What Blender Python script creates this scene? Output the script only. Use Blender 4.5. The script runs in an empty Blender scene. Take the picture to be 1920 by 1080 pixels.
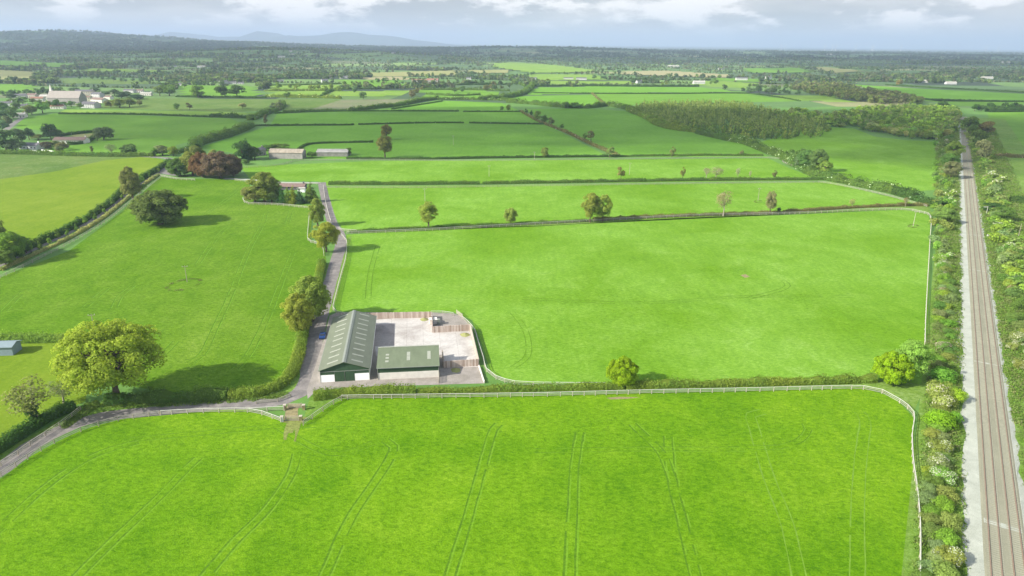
import bpy, math, random
import numpy as np
from mathutils import Vector, Matrix, noise as mnoise

# ------------------------------------------------------------------ camera
F = 1281.0; CAM_H = 85.0; PITCH = math.radians(19.72); ROLL = math.radians(0.54)
cp, sp_, cr, sr = math.cos(PITCH), math.sin(PITCH), math.cos(ROLL), math.sin(ROLL)
FW = Vector((0, cp, -sp_)); U0 = Vector((0, sp_, cp)); R0 = Vector((1, 0, 0))
RT = R0 * cr + U0 * sr; UP = U0 * cr - R0 * sr
scene = bpy.context.scene
COL = scene.collection
cam_d = bpy.data.cameras.new('camera'); cam = bpy.data.objects.new('camera', cam_d); COL.objects.link(cam)
cam_d.sensor_width = 36.0; cam_d.lens = 36.0 * F / 1920.0; cam_d.clip_start = 0.5; cam_d.clip_end = 200000
m = Matrix((RT, UP, -FW)).transposed().to_4x4(); m.translation = Vector((0, 0, CAM_H)); cam.matrix_world = m
scene.camera = cam

# ------------------------------------------------------------------ light
SUN_EL = math.radians(31.0); SUN_DIR = (-0.92, -0.40)
SUN_ROT = math.atan2(SUN_DIR[0], SUN_DIR[1])
sl = bpy.data.lights.new('sun', 'SUN'); sl.energy = 4.2; sl.angle = math.radians(0.6); sl.color = (1.0, 0.95, 0.86)
so = bpy.data.objects.new('sun', sl); COL.objects.link(so)
n = math.hypot(*SUN_DIR); sd = Vector((SUN_DIR[0] / n * math.cos(SUN_EL), SUN_DIR[1] / n * math.cos(SUN_EL), math.sin(SUN_EL)))
so.rotation_euler = sd.to_track_quat('Z', 'Y').to_euler(); so.location = (-200, -80, 300)
scene.view_settings.view_transform = 'Standard'; scene.view_settings.look = 'None'
scene.view_settings.gamma = 1.0; scene.view_settings.exposure = 1.15
scene.cycles.max_bounces = 5; scene.cycles.diffuse_bounces = 3; scene.cycles.glossy_bounces = 2
scene.cycles.transmission_bounces = 4; scene.cycles.volume_bounces = 1; scene.cycles.transparent_max_bounces = 24
scene.cycles.caustics_reflective = False; scene.cycles.caustics_refractive = False
scene.cycles.use_adaptive_sampling = False; scene.cycles.use_denoising = True; scene.cycles.denoiser = 'OPENIMAGEDENOISE'; scene.cycles.denoising_prefilter = 'ACCURATE'

W = bpy.data.worlds.new('World'); scene.world = W; W.use_nodes = True
def build_world():
    nt = W.node_tree; N = nt.nodes; L = nt.links; bg = N['Background']; bg.inputs[1].default_value = 0.125
    sky = N.new('ShaderNodeTexSky'); sky.sky_type = 'NISHITA'; sky.sun_disc = False
    sky.sun_elevation = SUN_EL; sky.sun_rotation = SUN_ROT; sky.air_density = 1.0; sky.dust_density = 2.0
    tc = N.new('ShaderNodeTexCoord'); sep = N.new('ShaderNodeSeparateXYZ'); L.new(tc.outputs['Generated'], sep.inputs[0])
    def mth(op, a, b=None):
        q = N.new('ShaderNodeMath'); q.operation = op
        for i, v in enumerate((a, b)):
            if v is None: continue
            if isinstance(v, (int, float)): q.inputs[i].default_value = v
            else: L.new(v, q.inputs[i])
        return q.outputs[0]
    def cloud(sx, sz, det, off, rough=0.55):
        # a flat cloud deck seen edge-on: height angle stretched, azimuth slower
        c = N.new('ShaderNodeCombineXYZ')
        L.new(mth('MULTIPLY', sep.outputs[0], sx), c.inputs[0]); L.new(mth('MULTIPLY', sep.outputs[1], sx), c.inputs[1])
        L.new(mth('ADD', mth('MULTIPLY', sep.outputs[2], sz), off), c.inputs[2])
        t = N.new('ShaderNodeTexNoise'); t.inputs['Scale'].default_value = 1.0; t.inputs['Detail'].default_value = det
        t.inputs['Roughness'].default_value = rough; L.new(c.outputs[0], t.inputs['Vector']); return t.outputs['Fac']
    def ramp(f, pts):
        r = N.new('ShaderNodeValToRGB'); L.new(f, r.inputs[0]); e = r.color_ramp.elements
        e[0].position, e[0].color = pts[0][0], (*pts[0][1], 1); e[1].position, e[1].color = pts[-1][0], (*pts[-1][1], 1)
        for p, c in pts[1:-1]:
            k = e.new(p); k.color = (*c, 1)
        return r.outputs[0]
    def mix(fac, a, b, kind='MIX'):
        q = N.new('ShaderNodeMixRGB'); q.blend_type = kind
        for i, v in enumerate((fac, a, b)):
            if isinstance(v, (int, float)): q.inputs[i].default_value = v
            elif isinstance(v, tuple): q.inputs[i].default_value = (*v, 1)
            else: L.new(v, q.inputs[i])
        return q.outputs[0]
    deck = ramp(cloud(3.2, 26, 5, 3.1), [(0.38, (2.15, 2.22, 2.32)), (0.5, (2.6, 2.63, 2.66)), (0.6, (3.3, 3.25, 3.2))])
    puff = ramp(cloud(10.0, 30, 9, 9.2, 0.60), [(0.50, (0, 0, 0)), (0.58, (1, 1, 1))])
    # puffs only well above the horizon
    hi = N.new('ShaderNodeMapRange'); hi.inputs[1].default_value = 0.004; hi.inputs[2].default_value = 0.03; L.new(sep.outputs[2], hi.inputs[0])
    pf = mix(1.0, puff, hi.outputs[0], 'MULTIPLY')
    lowd = mix(hi.outputs[0], (3.3, 3.1, 2.9), deck)
    c2 = mix(pf, lowd, (5.0, 4.8, 4.7))
    up = N.new('ShaderNodeMapRange'); up.inputs[1].default_value = 0.12; up.inputs[2].default_value = 0.6; up.inputs[3].default_value = 1.0; up.inputs[4].default_value = 0.35
    L.new(sep.outputs[2], up.inputs[0])
    L.new(mix(up.outputs[0], sky.outputs[0], c2), bg.inputs[0])
build_world()

# ------------------------------------------------------------------ projection helpers
def ray(px, py):
    return FW + RT * ((px - 960) / F) + UP * (-(py - 540) / F)
def P(px, py, z=0.0):
    d = ray(px, py); t = (z - CAM_H) / d.z
    return Vector((d.x * t, d.y * t, z))
def sstep(a, b, x):
    t = min(1, max(0, (x - a) / (b - a))); return t * t * (3 - 2 * t)
MTS = [(330, 58.5, 22000, 900), (365, 62, 23000, 700), (495, 56.5, 21000, 800), (540, 66, 20000, 900), (650, 60, 20500, 1300), (710, 66, 20500, 1300), (250, 64, 24000, 900), (430, 68, 22500, 1200), (600, 66, 20500, 900), (780, 76, 21000, 900)]
HILLS = []
for px_, py_, D_, s_ in MTS:
    d = ray(px_, py_); t = D_ / d.y; HILLS.append((d.x * t, D_, CAM_H + d.z * t, s_, s_ * 1.2))
def hgt(x, y):
    if y < 1500: return 0.0
    z = 0.0
    z += 40 * math.exp(-((x + 1050) / 850) ** 2 - ((y - 3700) / 650) ** 2)
    z += 34 * math.exp(-((x - 500) / 1500) ** 2 - ((y - 7300) / 900) ** 2)
    a = 160 * (1 - sstep(-5800, -900, x)) * (0.9 + 0.1 * math.sin(x / 500.0) + 0.06 * math.sin(x / 170.0 + 1)) + 8
    z += a * math.exp(-((y - 8600) / 1900) ** 2)
    z += 9 * math.sin(x / 610.0 + y / 900.0) * sstep(2000, 4500, y) * (1 - sstep(9000, 12000, y))
    if y > 14000:
        mm = 0
        for hx, hy, hz, sx, sy in HILLS:
            mm = max(mm, hz * math.exp(-((x - hx) / sx) ** 2 - ((y - hy) / sy) ** 2))
        z += mm
    return max(z, 0) * sstep(1500, 3000, y)
def PG(px, py):
    d = ray(px, py); t = 1200.0 / d.y if d.z < 0 and (CAM_H / -d.z) * d.y > 1200 else None
    if t is None: return P(px, py)
    while t * d.y < 60000:
        p = Vector((0, 0, CAM_H)) + d * t
        if p.z <= hgt(p.x, p.y): return Vector((p.x, p.y, hgt(p.x, p.y)))
        t += 12.0 / d.y
    return P(px, py)
def PL(pts, z=0.0): return [P(a, b, z) for a, b in pts]
def depth(p): return (Vector((p[0], p[1], p[2] if len(p) > 2 else 0)) - Vector((0, 0, CAM_H))).dot(FW)
def mpp(p): return depth(p) / F        # metres per photograph pixel at p

# ------------------------------------------------------------------ object helpers
def link(o, parent=None):
    COL.objects.link(o)
    if parent is not None: o.parent = parent
    return o
def tag(o, label=None, cat=None, group=None, kind=None):
    if label: o['label'] = label
    if cat: o['category'] = cat
    if group: o['group'] = group
    if kind: o['kind'] = kind
    return o
def empty(name, loc=(0, 0, 0), rz=0.0, label=None, cat=None, group=None):
    o = bpy.data.objects.new(name, None); link(o); o.location = loc; o.rotation_euler = (0, 0, rz); o.empty_display_size = 0.5
    return tag(o, label, cat, group)
def mesh_np(name, V, Fq, mat, parent=None, attr=None, smooth=False):
    """V (n,3) float, Fq (m,4) or (m,3) int"""
    V = np.asarray(V, dtype=np.float32); Fq = np.asarray(Fq, dtype=np.int32); k = Fq.shape[1]
    me = bpy.data.meshes.new(name); me.vertices.add(len(V)); me.vertices.foreach_set('co', V.ravel())
    me.loops.add(Fq.size); me.loops.foreach_set('vertex_index', Fq.ravel())
    me.polygons.add(len(Fq)); me.polygons.foreach_set('loop_start', np.arange(0, Fq.size, k, dtype=np.int32))
    if smooth: me.polygons.foreach_set('use_smooth', np.ones(len(Fq), dtype=bool))
    me.update(calc_edges=True)
    if attr is not None:
        a = me.attributes.new('tint', 'FLOAT_COLOR', 'POINT'); a.data.foreach_set('color', np.asarray(attr, dtype=np.float32).ravel())
    for mt in (mat if isinstance(mat, (list, tuple)) else [mat]): me.materials.append(mt)
    o = bpy.data.objects.new(name, me); link(o, parent); return o
class MB:
    def __init__(s): s.v = []; s.f = []; s.mi = []
    def add(s, vs, fs, mi=0):
        b = len(s.v); s.v += [tuple(v) for v in vs]; s.f += [tuple(i + b for i in f) for f in fs]; s.mi += [mi] * len(fs)
    def box(s, c, size, rz=0.0, mi=0):
        cx, cy, cz = c; hx, hy, hz = size[0] / 2, size[1] / 2, size[2] / 2; ca, sa = math.cos(rz), math.sin(rz)
        vs = [(cx + x * ca - y * sa, cy + x * sa + y * ca, cz + z) for z in (-hz, hz) for x, y in ((-hx, -hy), (hx, -hy), (hx, hy), (-hx, hy))]
        s.add(vs, [(3, 2, 1, 0), (4, 5, 6, 7), (0, 1, 5, 4), (1, 2, 6, 5), (2, 3, 7, 6), (3, 0, 4, 7)], mi)
    def bar(s, a, b, w, h, mi=0):
        a = Vector(a); b = Vector(b); d = b - a
        if d.length < 1e-6: return
        sd_ = Vector((-d.y, d.x, 0)); sd_ = sd_.normalized() * (w / 2) if sd_.length > 1e-6 else Vector((w / 2, 0, 0))
        u = d.cross(sd_).normalized() * (h / 2)
        vs = [a - sd_ - u, a + sd_ - u, a + sd_ + u, a - sd_ + u, b - sd_ - u, b + sd_ - u, b + sd_ + u, b - sd_ + u]
        s.add(vs, [(3, 2, 1, 0), (4, 5, 6, 7), (0, 1, 5, 4), (1, 2, 6, 5), (2, 3, 7, 6), (3, 0, 4, 7)], mi)
    def tube(s, pts, rads, n=6, mi=0):
        rings = []
        for i, p in enumerate(pts):
            p = Vector(p); d = Vector(pts[min(i + 1, len(pts) - 1)]) - Vector(pts[max(i - 1, 0)]); d.normalize()
            a = d.orthogonal().normalized(); b = d.cross(a)
            rings.append([p + (a * math.cos(2 * math.pi * k / n) + b * math.sin(2 * math.pi * k / n)) * rads[i] for k in range(n)])
        vs = [v for r in rings for v in r]; fs = []
        for i in range(len(rings) - 1):
            for k in range(n): fs.append((i * n + k, i * n + (k + 1) % n, (i + 1) * n + (k + 1) % n, (i + 1) * n + k))
        fs.append(tuple(reversed(range(n)))); fs.append(tuple(range((len(rings) - 1) * n, len(rings) * n)))
        s.add(vs, fs, mi)
    def build(s, name, mat, parent=None, smooth=False):
        me = bpy.data.meshes.new(name); me.from_pydata(s.v, [], s.f)
        for mt in (mat if isinstance(mat, (list, tuple)) else [mat]): me.materials.append(mt)
        if any(s.mi): me.polygons.foreach_set('material_index', s.mi)
        if smooth: me.polygons.foreach_set('use_smooth', [True] * len(s.f))
        me.update(); o = bpy.data.objects.new(name, me); link(o, parent); return o
def polysheet(name, pts, z, mat, kind='structure', parent=None):
    from mathutils.geometry import tessellate_polygon
    vs = [Vector((p[0], p[1], z)) for p in pts]
    tr = tessellate_polygon([vs]); fs = []
    for t in tr:
        a, b, c = (vs[i] for i in t)
        fs.append(t if (b - a).cross(c - a).z > 0 else (t[0], t[2], t[1]))
    me = bpy.data.meshes.new(name); me.from_pydata([tuple(v) for v in vs], [], fs); me.materials.append(mat)
    o = bpy.data.objects.new(name, me); link(o, parent)
    if kind: o['kind'] = kind
    return o
def smooth_line(pts, step):
    """Catmull-Rom through pts, resampled about every step metres"""
    P_ = [Vector(p) for p in pts]; out = []
    for i in range(len(P_) - 1):
        p0 = P_[max(i - 1, 0)]; p1 = P_[i]; p2 = P_[i + 1]; p3 = P_[min(i + 2, len(P_) - 1)]
        k = max(1, int((p2 - p1).length / step))
        for j in range(k):
            t = j / k
            out.append(0.5 * ((2 * p1) + (p2 - p0) * t + (2 * p0 - 5 * p1 + 4 * p2 - p3) * t * t + (3 * p1 - p0 - 3 * p2 + p3) * t ** 3))
    out.append(P_[-1]); return out

# ------------------------------------------------------------------ materials
def mat_base(name):
    mt = bpy.data.materials.new(name); mt.use_nodes = True; nt = mt.node_tree; b = nt.nodes['Principled BSDF']
    b.inputs['Specular IOR Level'].default_value = 0.2; return mt, nt, b
def nnode(nt, vec, scale, detail=3, rough=0.55, dist=0.0):
    t = nt.nodes.new('ShaderNodeTexNoise'); t.inputs['Scale'].default_value = scale; t.inputs['Detail'].default_value = detail
    t.inputs['Roughness'].default_value = rough; t.inputs['Distortion'].default_value = dist
    if vec is not None: nt.links.new(vec, t.inputs['Vector'])
    return t.outputs['Fac']
def rnode(nt, f, pts):
    r = nt.nodes.new('ShaderNodeValToRGB'); nt.links.new(f, r.inputs[0]); e = r.color_ramp.elements
    e[0].position, e[0].color = pts[0][0], (*pts[0][1], 1); e[1].position, e[1].color = pts[-1][0], (*pts[-1][1], 1)
    for p, c in pts[1:-1]:
        k = e.new(p); k.color = (*c, 1)
    return r.outputs[0]
def mixc(nt, fac, a, b, kind='MIX'):
    q = nt.nodes.new('ShaderNodeMixRGB'); q.blend_type = kind
    for i, v in enumerate((fac, a, b)):
        if isinstance(v, (int, float)): q.inputs[i].default_value = v
        elif isinstance(v, tuple): q.inputs[i].default_value = (*v, 1)
        else: nt.links.new(v, q.inputs[i])
    return q.outputs[0]
def objco(nt):
    return nt.nodes.new('ShaderNodeTexCoord').outputs['Object']
def mapping(nt, vec, scale=(1, 1, 1), rz=0.0):
    q = nt.nodes.new('ShaderNodeMapping'); q.inputs['Scale'].default_value = scale; q.inputs['Rotation'].default_value = (0, 0, rz)
    nt.links.new(vec, q.inputs['Vector']); return q.outputs[0]
def bump(nt, b, fac, strength, dist):
    q = nt.nodes.new('ShaderNodeBump'); q.inputs['Strength'].default_value = strength; q.inputs['Distance'].default_value = dist
    nt.links.new(fac, q.inputs['Height']); nt.links.new(q.outputs[0], b.inputs['Normal'])
def grass(name, c0, c1, c2=None, rz=0.3, fine=1.0, bs=0.6):
    """pasture: broad drifts of tone, streaks along the mowing direction, clumps, fine blades"""
    mt, nt, b = mat_base(name); co = objco(nt)
    big = nnode(nt, co, 0.018, 4, 0.6, 0.5)
    st = nnode(nt, mapping(nt, co, (0.5, 0.09, 1), rz), 0.9, 4, 0.6)
    cl = nnode(nt, mapping(nt, co, (1.0, 1.5, 1), 0.5), 0.75, 6, 0.72, 0.4)
    fi = nnode(nt, co, 3.0, 4, 0.7)
    base = mixc(nt, rnode(nt, big, [(0.35, (0, 0, 0)), (0.65, (1, 1, 1))]), c0, c1)
    f2 = rnode(nt, st, [(0.3, (0.90, 0.92, 0.9)), (0.55, (1, 1, 1)), (0.75, (1.08, 1.06, 1.1))])
    f3 = rnode(nt, cl, [(0.34, (0.64, 0.71, 0.9)), (0.5, (1, 1, 1)), (0.66, (1.34, 1.22, 2.4))])
    pt = nnode(nt, co, 0.11, 5, 0.7, 0.6); f3 = mixc(nt, 1.0, f3, rnode(nt, pt, [(0.3, (0.82, 0.88, 0.8)), (0.5, (1, 1, 1)), (0.7, (1.25, 1.12, 1.9))]), 'MULTIPLY')
    f4 = rnode(nt, fi, [(0.3, (0.6, 0.66, 0.7)), (0.6, (1.2, 1.14, 1.3))])
    c = mixc(nt, 1.0, base, f2, 'MULTIPLY'); c = mixc(nt, min(1.0, 1.0 * fine), c, f3, 'MULTIPLY'); c = mixc(nt, 0.8 * fine, c, f4, 'MULTIPLY')
    if c2:
        wf = nnode(nt, mapping(nt, co, (1, 1, 1)), 0.05, 6, 0.7)
        c = mixc(nt, rnode(nt, wf, [(0.55, (0, 0, 0)), (0.72, (0.8, 0.8, 0.8))]), c, c2)
    nt.links.new(c, b.inputs['Base Color']); b.inputs['Roughness'].default_value = 0.9; b.inputs['Specular IOR Level'].default_value = 0.04
    bm = mixc(nt, 0.5, cl, fi); bump(nt, b, bm, bs, 0.35)
    return mt
def plain(name, col, rough=0.7, var=0.15, scale=1.5, metal=0.0, bs=0.0):
    mt, nt, b = mat_base(name); co = objco(nt); f = nnode(nt, co, scale, 5, 0.65)
    c = mixc(nt, 1.0, col, rnode(nt, f, [(0.3, (1 - var,) * 3), (0.7, (1 + var,) * 3)]), 'MULTIPLY')
    nt.links.new(c, b.inputs['Base Color']); b.inputs['Roughness'].default_value = rough; b.inputs['Metallic'].default_value = metal
    if bs: bump(nt, b, f, bs, 0.05)
    return mt
def leafmat(name, trans=0.35):
    """leaf colour = the object's own colour x the clump tint stored on the mesh"""
    mt, nt, b = mat_base(name); N = nt.nodes; L = nt.links
    oi = N.new('ShaderNodeObjectInfo'); at = N.new('ShaderNodeAttribute'); at.attribute_name = 'tint'
    c = mixc(nt, 1.0, oi.outputs['Color'], at.outputs['Color'], 'MULTIPLY')
    d = N.new('ShaderNodeBsdfDiffuse'); t = N.new('ShaderNodeBsdfTranslucent'); mx = N.new('ShaderNodeMixShader')
    L.new(c, d.inputs[0]); L.new(mixc(nt, 1.0, c, (1.15, 1.15, 0.7), 'MULTIPLY'), t.inputs[0]); mx.inputs[0].default_value = trans
    L.new(d.outputs[0], mx.inputs[1]); L.new(t.outputs[0], mx.inputs[2]); L.new(mx.outputs[0], N['Material Output'].inputs['Surface'])
    return mt
M = {}
M['leaf'] = leafmat('leaves', 0.5); M['blossom'] = leafmat('blossom', 0.3)
M['bark'] = plain('bark', (0.11, 0.085, 0.06), 0.9, 0.35, 3.0)
M['palebark'] = plain('pale_bark', (0.30, 0.27, 0.21), 0.9, 0.3, 3.0)
M['ivy'] = leafmat('ivy', 0.2)
G1 = (0.098, 0.252, 0.016); G2 = (0.135, 0.31, 0.032)
M['near'] = grass('pasture_near', (0.086, 0.210, 0.002), (0.140, 0.280, 0.005), None, 0.25, bs=0.9)
M['mid'] = grass('pasture_mid', (0.115, 0.25, 0.008), (0.165, 0.325, 0.028), None, 1.5, 0.75)
M['left'] = grass('pasture_left', (0.08, 0.185, 0.003), (0.125, 0.235, 0.012), None, 0.9, bs=0.9)
M['lime'] = grass('pasture_lime', (0.13, 0.215, 0.010), (0.17, 0.25, 0.018), (0.17, 0.235, 0.015), 0.5, 0.5)
M['rough'] = grass('rough_grass', (0.09, 0.165, 0.022), (0.13, 0.20, 0.035), (0.17, 0.19, 0.06), 0.5, 1.0)
M['deep'] = grass('pasture_deep', (0.115, 0.265, 0.02), (0.14, 0.30, 0.03), None, 1.4, 0.3, 0.2)
M['deep2'] = grass('pasture_far', (0.11, 0.24, 0.02), (0.14, 0.28, 0.03), (0.16, 0.28, 0.03), 1.2, 0.2, 0.2)
M['pale'] = grass('pasture_pale', (0.15, 0.27, 0.03), (0.20, 0.31, 0.05), None, 1.2, 0.2, 0.2)
M['tan'] = grass('stubble', (0.28, 0.27, 0.13), (0.33, 0.30, 0.15), None, 1.2, 0.2, 0.1)
M['straw'] = grass('dry_grass', (0.24, 0.26, 0.09), (0.28, 0.28, 0.11), None, 1.2, 0.2, 0.1)
M['brown'] = grass('scrubby_grass', (0.15, 0.19, 0.07), (0.19, 0.20, 0.09), (0.22, 0.19, 0.11), 1.2, 0.6, 0.3)
M['verge'] = grass('verge_grass', (0.11, 0.215, 0.02), (0.16, 0.26, 0.035), (0.20, 0.22, 0.07), 0.55, 1.0)
M['rutlit'] = plain('painted_lit_rim', (0.125, 0.26, 0.008), 0.95, 0.3, 1.6)  # lit rim of a rut, its light painted as a paler green
M['rut'] = plain('pressed_shaded_grass', (0.068, 0.160, 0.002), 0.95, 0.4, 1.6)  # flattened grass, with the shade in the rut also in its dark tone
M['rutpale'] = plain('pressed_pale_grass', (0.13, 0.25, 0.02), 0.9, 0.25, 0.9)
M['mud'] = plain('trodden_earth', (0.23, 0.20, 0.10), 0.95, 0.35, 1.2)
M['mudgrass'] = plain('worn_grass', (0.17, 0.20, 0.05), 0.95, 0.4, 1.2)
def roadmat():
    mt, nt, b = mat_base('lane_asphalt'); co = objco(nt)
    f = nnode(nt, co, 0.35, 6, 0.7); g = nnode(nt, co, 4.0, 4, 0.7)
    c = rnode(nt, f, [(0.3, (0.13, 0.12, 0.115)), (0.5, (0.185, 0.17, 0.16)), (0.7, (0.27, 0.245, 0.225))])
    c = mixc(nt, 1.0, c, rnode(nt, g, [(0.3, (0.8,) * 3), (0.7, (1.2,) * 3)]), 'MULTIPLY')
    nt.links.new(c, b.inputs['Base Color']); b.inputs['Roughness'].default_value = 0.9; return mt
M['road'] = roadmat()
def gravelmat(name, lo, hi, sc=0.25):
    mt, nt, b = mat_base(name); co = objco(nt)
    f = nnode(nt, co, sc, 6, 0.7, 0.4); g = nnode(nt, co, 6.0, 3, 0.8)
    c = rnode(nt, f, [(0.32, lo), (0.68, hi)])
    c = mixc(nt, 1.0, c, rnode(nt, g, [(0.3, (0.72,) * 3), (0.7, (1.2,) * 3)]), 'MULTIPLY')
    nt.links.new(c, b.inputs['Base Color']); b.inputs['Roughness'].default_value = 0.95; bump(nt, b, g, 0.6, 0.05); return mt
M['gravel'] = gravelmat('yard_gravel', (0.22, 0.20, 0.17), (0.34, 0.31, 0.28))
M['ballast'] = gravelmat('pale_ballast', (0.31, 0.33, 0.275), (0.42, 0.44, 0.375), 0.25)
M['trackbed'] = gravelmat('track_ballast', (0.205, 0.205, 0.145), (0.27, 0.265, 0.19), 0.06)
def concmat(name, c0, c1, grid=None):
    mt, nt, b = mat_base(name); co = objco(nt)
    f = nnode(nt, co, 0.12, 7, 0.72, 0.8); g = nnode(nt, co, 1.3, 5, 0.7)
    c = rnode(nt, f, [(0.36, c0), (0.58, c1)])
    c = mixc(nt, 1.0, c, rnode(nt, g, [(0.3, (0.84,) * 3), (0.65, (1.05,) * 3)]), 'MULTIPLY')
    if grid:
        br = nt.nodes.new('ShaderNodeTexBrick'); br.offset = 0.0; br.inputs['Scale'].default_value = 1.0
        br.inputs['Brick Width'].default_value = grid; br.inputs['Row Height'].default_value = grid; br.inputs['Mortar Size'].default_value = 0.05
        br.inputs['Color1'].default_value = (1, 1, 1, 1); br.inputs['Color2'].default_value = (0.93, 0.92, 0.91, 1); br.inputs['Mortar'].default_value = (0.7, 0.68, 0.66, 1)
        nt.links.new(mapping(nt, co, (1, 1, 1), -0.14), br.inputs['Vector']); c = mixc(nt, 1.0, c, br.outputs[0], 'MULTIPLY')
    nt.links.new(c, b.inputs['Base Color']); b.inputs['Roughness'].default_value = 0.9; return mt
M['slab'] = concmat('yard_concrete', (0.36, 0.335, 0.31), (0.51, 0.49, 0.46), 5.0)
M['wetslab'] = concmat('dark_concrete', (0.22, 0.20, 0.19), (0.33, 0.30, 0.28))
def boardmat(name, cols, freq):
    """upright planks: colour steps plank by plank along local x"""
    mt, nt, b = mat_base(name); co = objco(nt); N = nt.nodes; L = nt.links
    s = N.new('ShaderNodeSeparateXYZ'); L.new(co, s.inputs[0])
    q = N.new('ShaderNodeMath'); q.operation = 'MULTIPLY'; q.inputs[1].default_value = freq; L.new(s.outputs[0], q.inputs[0])
    fl = N.new('ShaderNodeMath'); fl.operation = 'FLOOR'; L.new(q.outputs[0], fl.inputs[0])
    w = N.new('ShaderNodeTexWhiteNoise'); w.noise_dimensions = '1D'; L.new(fl.outputs[0], w.inputs['W'])
    c = rnode(nt, w.outputs['Value'], cols)
    g = nnode(nt, mapping(nt, co, (8, 1, 0.6)), 1.0, 4, 0.7); c = mixc(nt, 1.0, c, rnode(nt, g, [(0.3, (0.75,) * 3), (0.7, (1.15,) * 3)]), 'MULTIPLY')
    L.new(c, b.inputs['Base Color']); b.inputs['Roughness'].default_value = 0.9; return mt
M['board'] = boardmat('plank_wall', [(0.0, (0.33, 0.25, 0.20)), (0.5, (0.46, 0.37, 0.31)), (1.0, (0.58, 0.50, 0.43))], 1 / 0.45)
M['postc'] = plain('concrete_post', (0.42, 0.38, 0.31), 0.9, 0.2)
M['white'] = plain('white_rail', (0.50, 0.51, 0.43), 0.6, 0.1, 1.0)
M['greyrail'] = plain('weathered_rail', (0.33, 0.32, 0.25), 0.9, 0.25, 1.0)
M['wood'] = plain('grey_timber', (0.32, 0.28, 0.22), 0.9, 0.25, 2.0)
M['rust'] = plain('rusty_steel', (0.20, 0.125, 0.085), 0.6, 0.3, 2.0)
M['railtop'] = plain('worn_rail', (0.28, 0.21, 0.16), 0.4, 0.2, 2.0)
M['sleeper'] = plain('concrete_sleeper', (0.255, 0.255, 0.195), 0.9, 0.2, 1.0)
def ribbed(name, col, period=1.0, rough=0.5, axis=0, depth_=0.03, var=0.12):
    mt, nt, b = mat_base(name); co = objco(nt); N = nt.nodes
    s = N.new('ShaderNodeSeparateXYZ'); nt.links.new(co, s.inputs[0])
    q = N.new('ShaderNodeMath'); q.operation = 'MULTIPLY'; q.inputs[1].default_value = 2 * math.pi / period; nt.links.new(s.outputs[axis], q.inputs[0])
    si = N.new('ShaderNodeMath'); si.operation = 'SINE'; nt.links.new(q.outputs[0], si.inputs[0])
    f = nnode(nt, mapping(nt, co, (1, 0.35, 1)), 0.5, 6, 0.7)
    c = mixc(nt, 1.0, col, rnode(nt, f, [(0.3, (1 - var,) * 3), (0.7, (1 + var,) * 3)]), 'MULTIPLY')
    nt.links.new(c, b.inputs['Base Color']); b.inputs['Roughness'].default_value = rough; bump(nt, b, si.outputs[0], 0.5, depth_); return mt
M['roof'] = ribbed('green_metal_roof', (0.150, 0.170, 0.120), 0.33, 0.55, 1, 0.025)
M['roof2'] = ribbed('green_metal_roof_shed', (0.140, 0.170, 0.105), 0.33, 0.55, 0, 0.025)
M['ridge'] = plain('ridge_cap', (0.20, 0.22, 0.19), 0.5, 0.08)
M['light'] = plain('rooflight_panel', (0.31, 0.325, 0.265), 0.4, 0.12, 2.0)
M['greenwall'] = ribbed('dark_green_cladding', (0.045, 0.085, 0.045), 0.33, 0.5, 0, 0.02)
M['greendoor'] = ribbed('dark_green_door', (0.04, 0.08, 0.04), 0.4, 0.5, 0, 0.02)
M['whitewall'] = plain('white_render', (0.90, 0.90, 0.88), 0.8, 0.03, 0.6)
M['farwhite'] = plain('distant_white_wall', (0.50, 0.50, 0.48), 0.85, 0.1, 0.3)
M['offwhite'] = plain('stained_render', (0.66, 0.63, 0.57), 0.85, 0.12, 0.5)
M['slate'] = plain('slate_roof', (0.12, 0.115, 0.125), 0.7, 0.2, 0.8)
M['brownroof'] = plain('brown_tile_roof', (0.20, 0.14, 0.12), 0.8, 0.2, 0.8)
M['tanroof'] = plain('weathered_roof', (0.30, 0.27, 0.24), 0.8, 0.15, 0.5)
M['redroof'] = plain('red_roof', (0.26, 0.14, 0.10), 0.8, 0.2, 0.8)
M['greyroof'] = plain('pale_sheet_roof', (0.42, 0.40, 0.36), 0.7, 0.2, 0.3)
M['stone'] = plain('grey_stone', (0.30, 0.28, 0.26), 0.9, 0.25, 0.5)
M['cream'] = plain('cream_render', (0.48, 0.45, 0.36), 0.85, 0.08, 0.5)
M['rustroof'] = ribbed('rust_streaked_roof', (0.33, 0.285, 0.22), 0.8, 0.7, 0, 0.03, 0.35)
M['glass'] = plain('window_glass', (0.03, 0.035, 0.04), 0.15, 0.1)
M['blueshed'] = plain('blue_grey_shed', (0.20, 0.26, 0.28), 0.6, 0.08)
M['blue'] = plain('blue_car_paint', (0.02, 0.05, 0.16), 0.3, 0.05); M['tyre'] = plain('tyre_rubber', (0.02, 0.02, 0.02), 0.8, 0.1)
M['carwhite'] = plain('white_car_paint', (0.7, 0.7, 0.7), 0.3, 0.05); M['carred'] = plain('red_paint', (0.3, 0.05, 0.04), 0.4, 0.05)
M['turb'] = plain('turbine_white', (0.8, 0.8, 0.8), 0.5, 0.02)

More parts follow.
